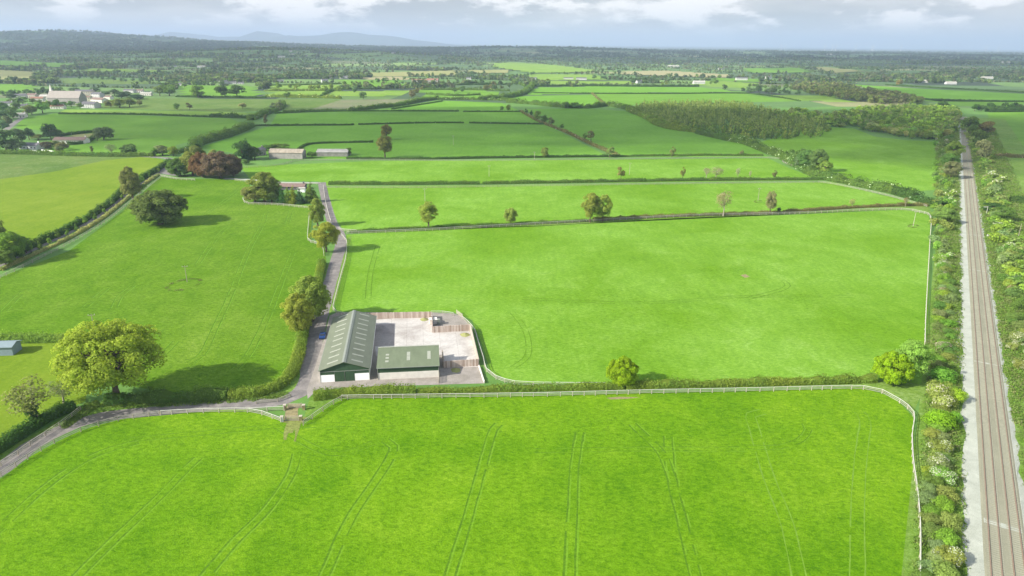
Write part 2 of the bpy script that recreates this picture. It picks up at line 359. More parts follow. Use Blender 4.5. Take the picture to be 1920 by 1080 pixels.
# ------------------------------------------------------------------ ground: one sheet to the horizon, with the far field pattern in it
rng = np.random.default_rng(11); random.seed(5)
PALETTE = [((0.085, 0.17, 0.045), 10), ((0.11, 0.20, 0.05), 9), ((0.135, 0.235, 0.06), 4), ((0.17, 0.27, 0.07), 1.2), ((0.075, 0.14, 0.05), 8), ((0.26, 0.27, 0.12), 0.8), ((0.14, 0.17, 0.08), 3), ((0.06, 0.11, 0.045), 7)]
pw = np.array([w for _, w in PALETTE]); pw = pw / pw.sum()
def axis(vals):
    out = [vals[0][0]]
    for end, step in vals:
        while out[-1] < end - 1: out.append(out[-1] + step)
    return out
xs_pos = axis([(0, 1), (1500, 170), (6000, 260), (12000, 600), (52000, 4000)]); xs = [-x for x in reversed(xs_pos[1:])] + xs_pos
ys = [-800.0, -300.0] + axis([(0, 1), (3000, 130), (5200, 210), (9500, 330), (16000, 700), (19000, 600), (26000, 500), (60000, 5000)])
NX, NY = len(xs), len(ys)
XX = np.zeros((NY, NX)); YY = np.zeros((NY, NX)); ZZ = np.zeros((NY, NX))
ANG = math.radians(-9)
for j, y in enumerate(ys):
    for i, x in enumerate(xs):
        a = min(1, max(0, (y - 300) / 900)) * (1 - sstep(17000, 20000, y)); s = 45 + 0.012 * abs(y)
        dx = a * (mnoise.noise((x / 420, y / 420, 1.3)) * s * 2.2 + mnoise.noise((x / 90, y / 90, 7)) * s * 1.1)
        dy = a * (mnoise.noise((x / 420, y / 420, 5.9)) * s * 1.8 + mnoise.noise((x / 90, y / 90, 17)) * s * 0.9) + a * math.sin(ANG) * x * 0.15
        XX[j, i] = x + dx; YY[j, i] = y + dy; ZZ[j, i] = hgt(x + dx, y + dy)
gi = np.arange(NX * NY).reshape(NY, NX)
cells = np.stack([gi[:-1, :-1], gi[:-1, 1:], gi[1:, 1:], gi[1:, :-1]], -1).reshape(-1, 4)
pick = rng.choice(len(PALETTE), size=(NY - 1, NX - 1), p=pw)
for j in range(NY - 1):            # some neighbours belong to one field
    for i in range(1, NX - 1):
        if rng.random() < 0.28: pick[j, i] = pick[j, i - 1]
wood = np.zeros((NY - 1, NX - 1))
for j in range(NY - 1):
    for i in range(NX - 1):
        x, y = XX[j, i], YY[j, i]; w = 0.05 + (0.10 if x < -250 - 0.1 * y else 0) + 0.06 * sstep(2500, 4500, y) + 0.25 * sstep(4500, 7500, y)
        if x < -700 - 0.02 * y and y > 4300: w = 0.75
        w += 0.45 * (mnoise.noise((x / 900, y / 700, 3.3)) > 0.32)
        if ys[j] > 16500: w = 1
        wood[j, i] = rng.random() < w
pal = np.array([c for c, _ in PALETTE] + [(0.035, 0.06, 0.035)])
fc = np.where(wood > 0, len(PALETTE), pick).reshape(-1)
fcol = pal[fc]; fcol = fcol * (0.88 + 0.24 * rng.random((len(fcol), 1)))
nearmask = (np.repeat(np.array(ys[:-1])[:, None], NX - 1, 1).reshape(-1) < 1000)
fcol[nearmask] = (0.10, 0.215, 0.04)
V = np.stack([XX.ravel(), YY.ravel(), ZZ.ravel()], -1)[cells.ravel()]
Fq = np.arange(len(V)).reshape(-1, 4)
def groundmat():
    mt, nt, b = mat_base('far_fields'); co = objco(nt); at = nt.nodes.new('ShaderNodeAttribute'); at.attribute_name = 'tint'
    f = nnode(nt, co, 0.02, 6, 0.7); g = nnode(nt, mapping(nt, co, (1, 1, 1), 0.4), 0.3, 5, 0.7)
    c = mixc(nt, 1.0, at.outputs['Color'], rnode(nt, f, [(0.3, (0.8, 0.8, 0.85)), (0.7, (1.18, 1.15, 1.1))]), 'MULTIPLY')
    c = mixc(nt, 0.8, c, rnode(nt, g, [(0.3, (0.8, 0.82, 0.8)), (0.7, (1.15, 1.12, 1.15))]), 'MULTIPLY')
    nt.links.new(c, b.inputs['Base Color']); b.inputs['Roughness'].default_value = 0.9; bump(nt, b, g, 0.3, 0.3); return mt
g = mesh_np('ground', V, Fq, groundmat(), attr=np.concatenate([np.repeat(fcol, 4, 0), np.ones((len(V), 1))], 1)); g['kind'] = 'structure'

# ------------------------------------------------------------------ foliage generators (numpy)
def quads(C, Nrm, size, tint, r, asp=0.75):
    """one leaf-clump face per centre; Nrm is the preferred outward normal"""
    n = len(C); nr = Nrm + r.normal(0, 0.55, (n, 3)); nr /= np.linalg.norm(nr, axis=1, keepdims=True) + 1e-9
    a = np.cross(nr, r.normal(0, 1, (n, 3))); a /= np.linalg.norm(a, axis=1, keepdims=True) + 1e-9; b = np.cross(nr, a)
    s = (size * (0.6 + 0.8 * r.random(n)))[:, None]; a = a * s * 0.5; b = b * s * 0.5 * asp
    V = np.stack([C - a - b * 0.6, C + a * 0.7 - b, C + a + b * 0.7, C - a * 0.6 + b], 1).reshape(-1, 3)
    return V, np.repeat(tint, 4, 0)
def rgba(v, n=None):
    v = np.asarray(v); return np.concatenate([v, np.ones((len(v), 1))], 1)
def sphere_pts(n, r):
    v = r.normal(0, 1, (n, 3)); return v / (np.linalg.norm(v, axis=1, keepdims=True) + 1e-9)
def crown_np(seed, R, Hc, z0, lobes, per, leaf, lobe_r=0.34, shape='round', warm=0.0, open_=0.0):
    """leaves on the skins of many overlapping lobes set in an envelope R wide, Hc high, bottom at z0"""
    r = np.random.default_rng(seed); Vs = []; Ts = []; centres = []
    for k in range(lobes):
        for _ in range(40):
            p = r.uniform(-1, 1, 3); q = np.linalg.norm(p)
            if shape == 'cone':
                t = (p[2] + 1) / 2; rr = math.hypot(p[0], p[1])
                if rr <= (1 - t) * 0.85 + 0.05 and rr >= (1 - t) * 0.35: break
            elif (0.5 < q <= 0.86 or (k % 5 == 0 and q < 0.6)) and (p[2] > -0.7): break
        lr = lobe_r * R * (0.75 + 0.5 * r.random())
        if shape == 'cone': lr *= 0.45 + 0.6 * (1 - t)
        c = np.array([p[0] * (R - lr * 0.3), p[1] * (R - lr * 0.3), z0 + (p[2] + 1) / 2 * Hc]); c[2] = min(c[2], z0 + Hc - lr * 0.5)
        centres.append((c, lr))
        nn = int(per * (lr / (lobe_r * R)) ** 2); d = sphere_pts(nn, r); d[:, 2] = np.where(d[:, 2] < -0.55, -d[:, 2], d[:, 2])
        rad = lr * (0.82 + 0.25 * r.random((nn, 1))) * (1 + 0.16 * np.sin(d[:, :1] * 7 + k) * np.cos(d[:, 2:] * 6 + k))
        C = c + d * rad * np.array([1, 1, 0.85])
        if open_: 
            keep = r.random(nn) > open_; C = C[keep]; d = d[keep]; nn = len(C)
        C[:, 2] = np.maximum(C[:, 2], 0.15)
        out = d + 0.6 * (C - np.array([0, 0, z0 + Hc * 0.4])) / R
        lt = 0.86 + 0.28 * r.random(); tn = lt * (0.75 + 0.5 * r.random((nn, 1))) * np.array([[1 + warm * r.random(), 1, 1]])
        v, t_ = quads(C, out, np.full(nn, leaf), np.repeat(tn, 1, 0), r); Vs.append(v); Ts.append(t_)
    return np.concatenate(Vs), rgba(np.concatenate(Ts)), centres
def leaf_mesh(name, V, T, mat):
    me_o = mesh_np(name, V, np.arange(len(V)).reshape(-1, 4), mat, attr=T); me = me_o.data; bpy.data.objects.remove(me_o); return me
def trunk_mesh(name, H, r0, centres, seed, mat, lean=0.0, nb=12, top=0.75):
    r = random.Random(seed); mb = MB(); pts = []; rad = []
    for k in range(6):
        t = k / 5; pts.append((lean * t * H + r.uniform(-.02, .02) * H * t, r.uniform(-.02, .02) * H * t, H * top * t)); rad.append(r0 * (1.25 if k == 0 else 1 - 0.75 * t))
    mb.tube(pts, rad, 7)
    cs = sorted(centres, key=lambda c: -c[1])[:nb] if centres else []
    for c, lr in cs:
        s = pts[r.choice((2, 3, 3, 4))]; e = Vector(tuple(c)); s = Vector(s); md = (s + e) / 2 + Vector((0, 0, -0.06 * H)) + Vector((r.uniform(-.3, .3), r.uniform(-.3, .3), 0))
        mb.tube([s, md, e], [r0 * 0.4, r0 * 0.24, r0 * 0.08], 4)
    o = mb.build(name, mat); me = o.data; bpy.data.objects.remove(o); return me
PROTO = {}
def proto(key, seed, H, R, z0, lobes, per, leaf, trunk_r, lobe_r=0.34, shape='round', warm=0.0, open_=0.0, bark='bark', nb=12, top=0.75):
    V, T, cs = crown_np(seed, R, H - z0, z0, lobes, per, leaf, lobe_r, shape, warm, open_)
    R = float(np.percentile(np.hypot(V[:, 0], V[:, 1]), 97.5)); H = float(V[:, 2].max())
    PROTO[key] = dict(H=H, R=R, crown=leaf_mesh('crown', V, T, M['leaf']), trunk=trunk_mesh('trunk', H, trunk_r, cs, seed, M[bark], 0, nb, top))
# near quality
proto('oakA', 1, 14, 8.5, 1.8, 210, 220, 0.27, 0.5, 0.135, warm=0.0, open_=0.28, nb=60)
proto('domeA', 9, 9, 6, 0.0, 130, 210, 0.32, 0.5, 0.17, warm=0.05, open_=0.1, nb=14)
proto('tallD', 12, 12, 5, 0.2, 110, 190, 0.30, 0.4, 0.19, warm=0.05, open_=0.15, nb=20)
proto('oakB', 2, 13, 6.5, 1.6, 80, 230, 0.34, 0.4, 0.20, open_=0.08, nb=26)
proto('roundA', 3, 9, 5.2, 0.6, 80, 220, 0.30, 0.35, 0.20)
proto('tallA', 4, 15, 4.6, 1.6, 70, 190, 0.34, 0.4, 0.24, open_=0.15, nb=22)
proto('sparse', 5, 11, 4.2, 3.0, 22, 70, 0.35, 0.3, 0.32, open_=0.2, bark='palebark', nb=22)
proto('conA', 6, 13, 3.6, 0.3, 60, 150, 0.36, 0.3, 0.34, shape='cone', nb=0, top=0.9)
proto('ivycol', 7, 10, 1.5, 0.5, 16, 160, 0.34, 0.25, 0.6, nb=4)
# middle distance
for q, sd_ in enumerate((21, 22, 23)): proto('midT%d' % q, sd_, 12, 5.8, 1.2, 18, 75, 0.95, 0.4, 0.36, warm=0.1, nb=6)
for q, sd_ in enumerate((31, 32)): proto('midTall%d' % q, sd_, 14, 4.0, 1.5, 14, 65, 0.9, 0.35, 0.4, nb=5)
for q, sd_ in enumerate((35, 36)): proto('conM%d' % q, sd_, 13, 3.0, 0.3, 16, 36, 0.9, 0.25, 0.42, shape='cone', nb=0, top=0.9)
def bush_proto(key, seed, R, H, lobes, per, leaf, flower=0.0):
    V, T, cs = crown_np(seed, R, H, 0.0, lobes, per, leaf, 0.42)
    R = float(np.percentile(np.hypot(V[:, 0], V[:, 1]), 97.5)); H = float(V[:, 2].max())
    d = dict(H=H, R=R, crown=leaf_mesh('foliage', V, T, M['leaf']))
    d['trunk'] = trunk_mesh('stem', H, 0.12, cs, seed, M['bark'], 0, 5, 0.5)
    if flower:
        r = np.random.default_rng(seed + 100); Vs = []; Ts = []
        for c, lr in cs:
            if r.random() > flower: continue
            n = int(per * 0.55); dd = sphere_pts(n, r); dd[:, 2] = np.abs(dd[:, 2]); C = c + dd * lr * 1.04 * np.array([1, 1, 0.88])
            v, t_ = quads(C, dd, np.full(n, leaf * 0.8), 0.8 + 0.4 * r.random((n, 1)) * np.ones((1, 3)), r); Vs.append(v); Ts.append(t_)
        d['blossom'] = leaf_mesh('blossom', np.concatenate(Vs), rgba(np.concatenate(Ts)), M['blossom'])
    PROTO[key] = d
for q in range(3): bush_proto('bushN%d' % q, 50 + q, 3.0, 3.6, 16, 200, 0.26)
for q in range(2): bush_proto('hawN%d' % q, 60 + q, 3.0, 3.8, 18, 220, 0.26, 0.55)
for q in range(3): bush_proto('bushM%d' % q, 70 + q, 3.0, 3.6, 9, 45, 0.62)
for q in range(2): bush_proto('hawM%d' % q, 80 + q, 3.0, 3.8, 9, 45, 0.62, 0.6)

GRN = {'oak': (0.20, 0.25, 0.035), 'lime': (0.23, 0.34, 0.03), 'dark': (0.06, 0.115, 0.03), 'mid': (0.10, 0.17, 0.04), 'olive': (0.155, 0.22, 0.04),
       'copper': (0.145, 0.10, 0.06), 'pale': (0.27, 0.29, 0.13), 'bluish': (0.09, 0.15, 0.06), 'spring': (0.16, 0.26, 0.05), 'blossom': (0.66, 0.68, 0.50), 'pink': (0.56, 0.44, 0.34), 'brownish': (0.165, 0.165, 0.07)}
def vary(c, r=random, a=0.12):
    k = (1.55 if c[1] < 0.4 else 0.85) + r.uniform(-a, a); return (c[0] * k * (1 + r.uniform(-a, a)), c[1] * k, c[2] * k * (1 + r.uniform(-a, a)), 1)
def plant(kind, key, loc, H, Wd, col, label, cat, group=None, rz=None, blossom=None, flat=False):
    """a tree or bush: Empty > crown/foliage, trunk/stem, blossom; H and Wd in metres"""
    p = PROTO[key]; o = empty(kind, loc, random.uniform(0, 6.28) if rz is None else rz, label, cat, group)
    sx = Wd / 2 / p['R']; sz = H / p['H']; names = ('foliage', 'stem') if kind not in TREEK else ('crown', 'trunk')
    c = bpy.data.objects.new(names[0], p['crown']); link(c, o); c.scale = (sx, sx, sz); c.color = vary(col)
    t = bpy.data.objects.new(names[1], p['trunk']); link(t, o); t.scale = (sx, sx, sz)
    if 'blossom' in p:
        b = bpy.data.objects.new('blossom', p['blossom']); link(b, o); b.scale = (sx, sx, sz); b.color = vary(blossom or GRN['blossom'], a=0.06)
    return o
TREEK = {'tree', 'pine_tree', 'copper_beech', 'oak_tree', 'conifer_tree', 'bare_tree', 'woodland_tree'}
def tree_px(kind, key, bx, by, ty, wpx, col, label, cat='tree', group=None, **kw):
    """tree whose base stands at photo pixel (bx, by), top at row ty, wpx wide"""
    b = PG(bx, by); d = ray(bx, ty); t = math.hypot(b.x, b.y) / math.hypot(d.x, d.y); zt = CAM_H + d.z * t
    # what is seen at the top of a round crown is its far shoulder
    Wd = wpx * mpp(b); dn = math.atan2(CAM_H - b.z, math.hypot(b.x, b.y)); Hh = (zt - b.z) - Wd * 0.5 * math.tan(dn) * 0.55
    return plant(kind, key, b, max(Hh, 1.5), Wd, GRN[col] if isinstance(col, str) else col, label, cat, group, **kw)
def hedge(pts, w, h, label, leaf=0.32, dens=1.0, col='mid', rough_=0.35, seed=0, group=None, flower=0.0, name='hedge', kind=None):
    """clipped or overgrown hedge along ground points: a lumpy body under a skin of leaves, one mesh"""
    r = np.random.default_rng(seed or abs(hash(label)) % 99999 if seed else len(label) * 31 + int(pts[0][0]) % 977)
    L_ = smooth_line([Vector((p[0], p[1], p[2] if len(p) > 2 else 0)) for p in pts], max(1.2, w * 0.6)); n = len(L_)
    C = []; N_ = []; T_ = []; bodyV = []; bodyF = []
    tot = 0
    for i in range(n):
        p = np.array(L_[i]); q = np.array(L_[min(i + 1, n - 1)]) if i < n - 1 else np.array(L_[i]); dd = q - p if i < n - 1 else np.array(L_[i]) - np.array(L_[i - 1])
        seg = np.linalg.norm(dd) + 1e-6; u = dd / seg; s = np.array([-u[1], u[0], 0])
        lump = 1 + rough_ * (mnoise.noise((p[0] / 5, p[1] / 5, 2.2)) * 1.3 + mnoise.noise((p[0] / 1.7, p[1] / 1.7, 4.2)) * 0.6)
        wl = w * (0.8 + 0.3 * lump) / 2; hl = h * lump
        for a, z in ((-0.85, 0.0), (-0.8, 0.6), (-0.35, 0.86), (0.35, 0.86), (0.8, 0.6), (0.85, 0.0)): bodyV.append(p + s * a * wl + np.array([0, 0, z * hl - (0.1 if z == 0 else 0)]))
        if i:
            b = (i - 1) * 6
            for k in range(5): bodyF.append((b + k, b + k + 1, b + k + 7, b + k + 6))
        if i < n - 1:
            m_ = max(2, int(seg * (w + 2 * h) / (leaf * leaf) * 0.95 * dens)); th = r.uniform(-0.15, math.pi + 0.15, m_)
            dx = np.sign(np.cos(th)) * np.abs(np.cos(th)) ** 0.6; dz = np.abs(np.sin(th)) ** 0.6
            k = 0.88 + 0.22 * r.random(m_)
            cc = p + u * (r.random((m_, 1)) * seg) + s * (dx * wl * k)[:, None]; cc[:, 2] = p[2] + np.maximum(dz * hl * k, 0.08)
            cc[:, 2] += (r.random(m_) < 0.06) * r.random(m_) * 0.35 * h
            nn = s * dx[:, None]; nn = nn + np.array([0, 0, 1.0]) * dz[:, None]
            ton = 0.78 + 0.44 * r.random((m_, 1)); big = 1 + 0.28 * mnoise.noise((p[0] / 3, p[1] / 3, 9.1)); tt = ton * big * np.array([[1 + 0.25 * mnoise.noise((p[0] / 7, p[1] / 7, 5.5)), 1, 1]])
            if flower:
                fl = (r.random(m_) < flower * (mnoise.noise((p[0] / 4, p[1] / 4, 1.5)) > 0.05)); tt[fl] = np.array([4.5, 3.2, 9.0])
            C.append(cc); N_.append(nn); T_.append(tt)
    C = np.concatenate(C); N_ = np.concatenate(N_); T_ = np.concatenate(T_)
    V1, t1 = quads(C, N_, np.full(len(C), leaf), T_, r)
    bv = np.array(bodyV); V_ = np.concatenate([V1, bv]); Fq_ = np.concatenate([np.arange(len(V1)).reshape(-1, 4), np.array(bodyF) + len(V1)])
    at_ = np.concatenate([rgba(t1), np.tile([[0.8, 0.8, 0.7, 1]], (len(bv), 1))])
    o = mesh_np(name, V_, Fq_, M['leaf'], attr=at_); hc = GRN[col] if isinstance(col, str) else col; o.color = (hc[0] * 1.45, hc[1] * 1.45, hc[2] * 1.3, 1)
    if kind: o['kind'] = kind; tag(o, label, name.replace('_', ' '))
    else: tag(o, label, 'hedge', group)
    return o

# ------------------------------------------------------------------ fields (sheets a few millimetres above the ground)
def field(pts, mat, z=0.012): return polysheet('field', PL(pts), z, M[mat])
FAR_PATCH = []
def fpatch(pts, mat, z=0.25):
    """far field laid on rolling ground: a fine strip of quads following the terrain"""
    FAR_PATCH.append(pts); ps = [PG(*p) for p in pts]
    x0, x1 = min(p.x for p in ps), max(p.x for p in ps); y0, y1 = min(p.y for p in ps), max(p.y for p in ps)
    st = 25.0; vs = []; fs = []
    def inside(x, y):
        c = False; k = len(ps) - 1
        for i in range(len(ps)):
            if (ps[i].y > y) != (ps[k].y > y) and x < (ps[k].x - ps[i].x) * (y - ps[i].y) / (ps[k].y - ps[i].y) + ps[i].x: c = not c
            k = i
        return c
    idx = {}
    def vi(a, b):
        if (a, b) not in idx:
            idx[(a, b)] = len(vs); x, y = x0 + a * st, y0 + b * st; vs.append((x, y, hgt(x, y) + 2.5 * sstep(1500, 2600, y) + z))
        return idx[(a, b)]
    for a in range(int((x1 - x0) / st) + 1):
        for b in range(int((y1 - y0) / st) + 1):
            if inside(x0 + (a + .5) * st, y0 + (b + .5) * st): fs.append((vi(a, b), vi(a + 1, b), vi(a + 1, b + 1), vi(a, b + 1)))
    if not fs: return
    me = bpy.data.meshes.new('field'); me.from_pydata(vs, [], fs); me.materials.append(M[mat]); o = bpy.data.objects.new('field', me); link(o); o['kind'] = 'structure'
field([(-200, 990), (0, 899), (60, 854), (150, 806), (240, 783), (330, 772), (450, 766), (535, 787), (568, 785), (640, 744), (1000, 740), (1300, 735), (1620, 726), (1680, 748), (1712, 782), (1716, 850), (1723, 920), (1728, 1080), (1740, 1500), (-900, 1500)], 'near')
field([(-140, 572), (0, 520), (130, 470), (230, 396), (300, 332), (345, 335), (450, 337), (470, 345), (453, 373), (590, 385), (580, 445), (608, 465), (612, 490), (600, 530), (560, 640), (555, 690), (520, 725), (420, 747), (330, 740), (200, 715), (150, 640), (0, 643), (-140, 648)], 'left')
field([(650, 440), (900, 425), (1200, 412), (1450, 404), (1700, 393), (1742, 402), (1745, 450), (1738, 640), (1735, 720), (1600, 718), (1200, 720), (960, 718), (920, 698), (905, 650), (885, 600), (850, 585), (700, 585), (632, 584), (628, 570), (640, 500)], 'mid')
field([(612, 350), (1560, 341), (1650, 365), (1735, 382), (1690, 388), (1400, 402), (1000, 425), (650, 435), (640, 425), (622, 395)], 'mid')
field([(450, 312), (700, 302), (1440, 297), (1480, 315), (1530, 335), (1560, 338), (1200, 342), (606, 348), (600, 340), (470, 337)], 'mid')
field([(-60, 345), (0, 336), (100, 322), (200, 300), (270, 294), (300, 298), (325, 304), (245, 352), (190, 388), (120, 432), (60, 457), (-60, 500)], 'lime')
field([(-60, 290), (0, 289), (270, 294), (200, 300), (100, 322), (0, 336), (-60, 345)], 'rough')
field([(-120, 650), (0, 645), (150, 642), (170, 700), (160, 752), (60, 800), (0, 835), (-150, 900)], 'lime')
field([(30, 240), (40, 222), (110, 212), (430, 222), (470, 238), (330, 272), (335, 287), (290, 294), (60, 288), (110, 270), (140, 250)], 'deep2')
field([(370, 277), (500, 238), (640, 235), (1020, 232), (1142, 294), (700, 299), (560, 297), (460, 290)], 'deep')
field([(505, 237), (520, 213), (975, 209), (1018, 231)], 'deep')
field([(520, 212), (640, 207), (720, 205), (820, 188), (940, 193), (975, 208)], 'deep')
field([(980, 205), (1100, 203), (1180, 209), (1250, 236), (1330, 257), (1410, 271), (1440, 294), (1165, 294), (1060, 245), (1000, 215)], 'deep')
field([(950, 181), (1110, 177), (1137, 197), (1080, 200), (1000, 196), (950, 190)], 'deep')
field([(1115, 176), (1400, 175), (1500, 190), (1300, 193), (1200, 196), (1140, 198)], 'deep2')
field([(1420, 268), (1530, 237), (1600, 241), (1640, 256), (1700, 263), (1766, 266), (1766, 355), (1700, 360), (1600, 345), (1540, 318), (1490, 300)], 'mid')
field([(1852, 211), (2050, 206), (2050, 290), (1865, 292)], 'deep2')
field([(1868, 294), (2050, 300), (2050, 385), (1895, 377)], 'deep2')
field([(1600, 158), (1700, 165), (1960, 178), (1960, 192), (1760, 190), (1660, 178)], 'deep')
field([(1720, 186), (1960, 193), (1960, 201), (1800, 199)], 'deep2')
field([(270, 184), (640, 187), (790, 186), (700, 203), (520, 207), (440, 210), (170, 203), (235, 190)], 'rough')
field([(640, 187), (790, 186), (700, 203), (580, 206)], 'brown', 0.02)
field([(125, 205), (440, 210), (485, 213), (420, 219), (110, 211)], 'pale')
for pts, mt_ in [([(1170, 135), (1250, 134), (1375, 142), (1360, 147), (1290, 144), (1170, 141)], 'tan'), ([(675, 138), (745, 136), (858, 133), (854, 142), (760, 144), (675, 144)], 'straw'), ([(680, 146), (760, 144), (770, 150), (685, 150)], 'tan'),
                 ([(880, 133), (960, 132), (955, 138), (880, 138)], 'straw'), ([(928, 120), (960, 118), (1040, 123), (1130, 135), (1080, 137), (1000, 138), (930, 128)], 'pale'), ([(1516, 127), (1545, 127), (1625, 135), (1560, 138)], 'straw'),
                 ([(1390, 130), (1500, 128), (1520, 137), (1410, 138)], 'deep2'), ([(970, 140), (1110, 141), (1140, 150), (1010, 151)], 'pale'), ([(-20, 131), (95, 137), (60, 149), (-20, 149)], 'straw'), ([(-20, 114), (148, 122), (140, 128), (-20, 123)], 'deep2'),
                 ([(110, 148), (275, 150), (280, 158), (120, 156)], 'rough'), ([(-20, 157), (60, 160), (60, 172), (-20, 178)], 'deep2'), ([(165, 129), (310, 133), (300, 137), (160, 134)], 'pale'), ([(495, 160), (640, 160), (640, 169), (510, 170)], 'pale'),
                 ([(640, 150), (760, 152), (740, 165), (640, 166)], 'deep2'), ([(500, 172), (640, 171), (760, 171), (750, 180), (560, 182), (505, 178)], 'pale'), ([(330, 160), (480, 162), (490, 180), (335, 182)], 'deep2'), ([(790, 168), (950, 172), (940, 180), (900, 185), (790, 184)], 'deep2'),
                 ([(1000, 165), (1140, 162), (1310, 164), (1400, 173), (1110, 175), (990, 179)], 'deep'), ([(1030, 152), (1190, 153), (1180, 158), (1030, 160)], 'pale'), ([(1310, 152), (1420, 156), (1400, 166), (1300, 160)], 'pale'), ([(1430, 178), (1560, 180), (1600, 192), (1480, 188)], 'pale'), ([(1340, 147), (1430, 150), (1420, 154), (1330, 152)], 'deep2')]:
    fpatch(pts, mt_)

# ------------------------------------------------------------------ lanes, yard, railway bed
def ribbon(pts, w, z, mat, name, kind='structure', step=3.0, wob=0.0, parent=None, gaps=0.0):
    L_ = smooth_line([Vector((p[0], p[1], 0)) for p in pts], step); vs = []; fs = []
    for i, p in enumerate(L_):
        d = L_[min(i + 1, len(L_) - 1)] - L_[max(i - 1, 0)]; d.normalize(); s = Vector((-d.y, d.x, 0)); k = w / 2 * (1 + wob * mnoise.noise((p.x / 6, p.y / 6, 3))); k2 = w / 2 * (1 + wob * mnoise.noise((p.x / 6, p.y / 6, 8)))
        vs += [(p + s * k)[:2] + (z,), (p - s * k2)[:2] + (z,)]
        if i and not (gaps and mnoise.noise((p.x / 4.5, p.y / 4.5, 12)) + 0.5 * mnoise.noise((p.x / 1.5, p.y / 1.5, 2)) > 0.5 - gaps): fs.append((2 * i - 2, 2 * i - 1, 2 * i + 1, 2 * i))
    if not fs: return
    me = bpy.data.meshes.new(name); me.from_pydata([tuple(v) for v in vs], [], fs); me.materials.append(mat); o = bpy.data.objects.new(name, me); link(o, parent)
    if kind: o['kind'] = kind
    return o
road_pts = [(-120, 950), (0, 881), (55, 838), (120, 804), (190, 782), (300, 770), (400, 761), (480, 757), (530, 751), (560, 738), (577, 715), (582, 680), (590, 640), (602, 590), (616, 540), (630, 490), (639, 458), (637, 440), (624, 420), (616, 395), (609, 368), (603, 342)]
ribbon([P(*p) for p in road_pts], 4.9, 0.030, M['road'], 'lane', wob=0.10)
far_lane = [(-150, 565), (0, 496), (60, 468), (120, 440), (170, 413), (210, 386), (245, 358), (285, 332), (320, 312)]
ribbon([P(*p) for p in far_lane], 4.2, 0.030, M['road'], 'lane', wob=0.05)
polysheet('road', PL([(296, 323), (308, 314), (330, 306), (330, 330), (308, 327)]), 0.034, M['road'])
ribbon([P(*p) for p in [(328, 312), (318, 298), (300, 295.5), (270, 293.5), (200, 291), (80, 289), (30, 287), (-40, 286)]], 5.0, 0.026, M['road'], 'road')
ribbon([P(*p) for p in [(-10, 256), (12, 243), (24, 233), (40, 222), (48, 217)]], 6, 0.026, M['road'], 'road')
ribbon([P(*p) for p in [(420, 335), (470, 337), (520, 342), (600, 343)]], 4, 0.02, M['ballast'], 'path')
polysheet('yard', PL([(577, 748), (575, 732), (590, 690), (606, 640), (618, 592), (632, 586), (700, 586), (808, 586), (852, 588), (868, 594), (881, 611), (897, 675), (907, 719), (800, 722), (640, 727), (592, 734)]), 0.036, M['gravel'])
polysheet('yard', PL([(698, 600), (808, 592), (811, 623), (880, 619), (898, 688), (832, 690), (830, 665), (705, 668)]), 0.044, M['slab'])
polysheet('yard', PL([(697, 609), (739, 607), (740, 648), (697, 650)]), 0.050, M['wetslab'])
polysheet('verge', PL([(575, 765), (583, 742), (640, 738), (900, 735), (1640, 712), (1700, 716), (1735, 722), (1712, 775), (1690, 748), (1620, 724), (640, 741), (570, 783)]), 0.016, M['verge'])
polysheet('verge', PL([(-150, 925), (0, 848), (90, 800), (150, 762), (240, 745), (330, 742), (430, 742), (500, 728), (548, 700), (562, 660), (598, 555), (612, 500), (626, 480), (600, 560), (582, 640), (570, 700), (545, 740), (470, 752), (300, 764), (190, 776), (110, 800), (50, 835), (0, 870), (-150, 950)]), 0.02, M['verge'])
polysheet('verge', PL([(640, 470), (650, 448), (660, 441), (632, 560), (622, 585), (612, 592), (626, 540)]), 0.018, M['verge'])
polysheet('verge', PL([(690, 437), (650, 436), (652, 430), (1000, 424), (1690, 386), (1740, 384), (1748, 402), (1700, 392), (1100, 416)]), 0.018, M['verge'])
U = Vector((0.5203, 0.8540, 0)); NR = Vector((0.8540, -0.5203, 0)); T0 = Vector((85.2, 93.6, 0))
def T(s, t, z=0.0):
    p = T0 + U * s + NR * t; return Vector((p.x, p.y, z))
SA, SB = -70, 960
def railband():
    st = [SA + i * 4 for i in range((SB - SA) // 4 + 1)]
    def strip(name, offs, mat, wob):
        vs = []; fs = []; k = len(offs)
        for i, s in enumerate(st):
            for j, (t, z) in enumerate(offs):
                e = (mnoise.noise((s / 9.0, j * 5.0, 1)) + 0.6 * mnoise.noise((s / 3.1, j * 3.0, 6))) * wob if j in (0, k - 1) else 0
                vs.append(tuple(T(s, t + e, z)))
            if i:
                for j in range(k - 1): fs.append(((i - 1) * k + j, (i - 1) * k + j + 1, i * k + j + 1, i * k + j))
        me = bpy.data.meshes.new(name); me.from_pydata(vs, [], fs); me.materials.append(mat); me.update(); o = bpy.data.objects.new(name, me); link(o); o['kind'] = 'structure'
    strip('verge', [(-15.5, 0.02), (-9, 0.03), (0, 0.03), (9, 0.03), (45, 0.02)], M['verge'], 0)
    strip('railway_ballast', [(-6.3, 0.03), (-5.4, 0.12), (-3.6, 0.22), (3.4, 0.22), (4.3, 0.03)], M['ballast'], 1.5)
    strip('railway_ballast', [(-3.5, 0.2), (-3.05, 0.30), (3.05, 0.30), (3.35, 0.2)], M['trackbed'], 0.08)
railband()
ballx = [((-8.6), 128, 34), (-8.3, 96, 9)]
for t_, s_, l_ in ballx:
    polysheet('railway_ballast', [T(s_ + l_ * math.sin(a) * (0.5 + 0.1 * math.sin(3 * a)), t_ + 1.6 + 2.6 * math.cos(a), 0) for a in [k * 0.4 for k in range(16)]], 0.06, M['ballast'])
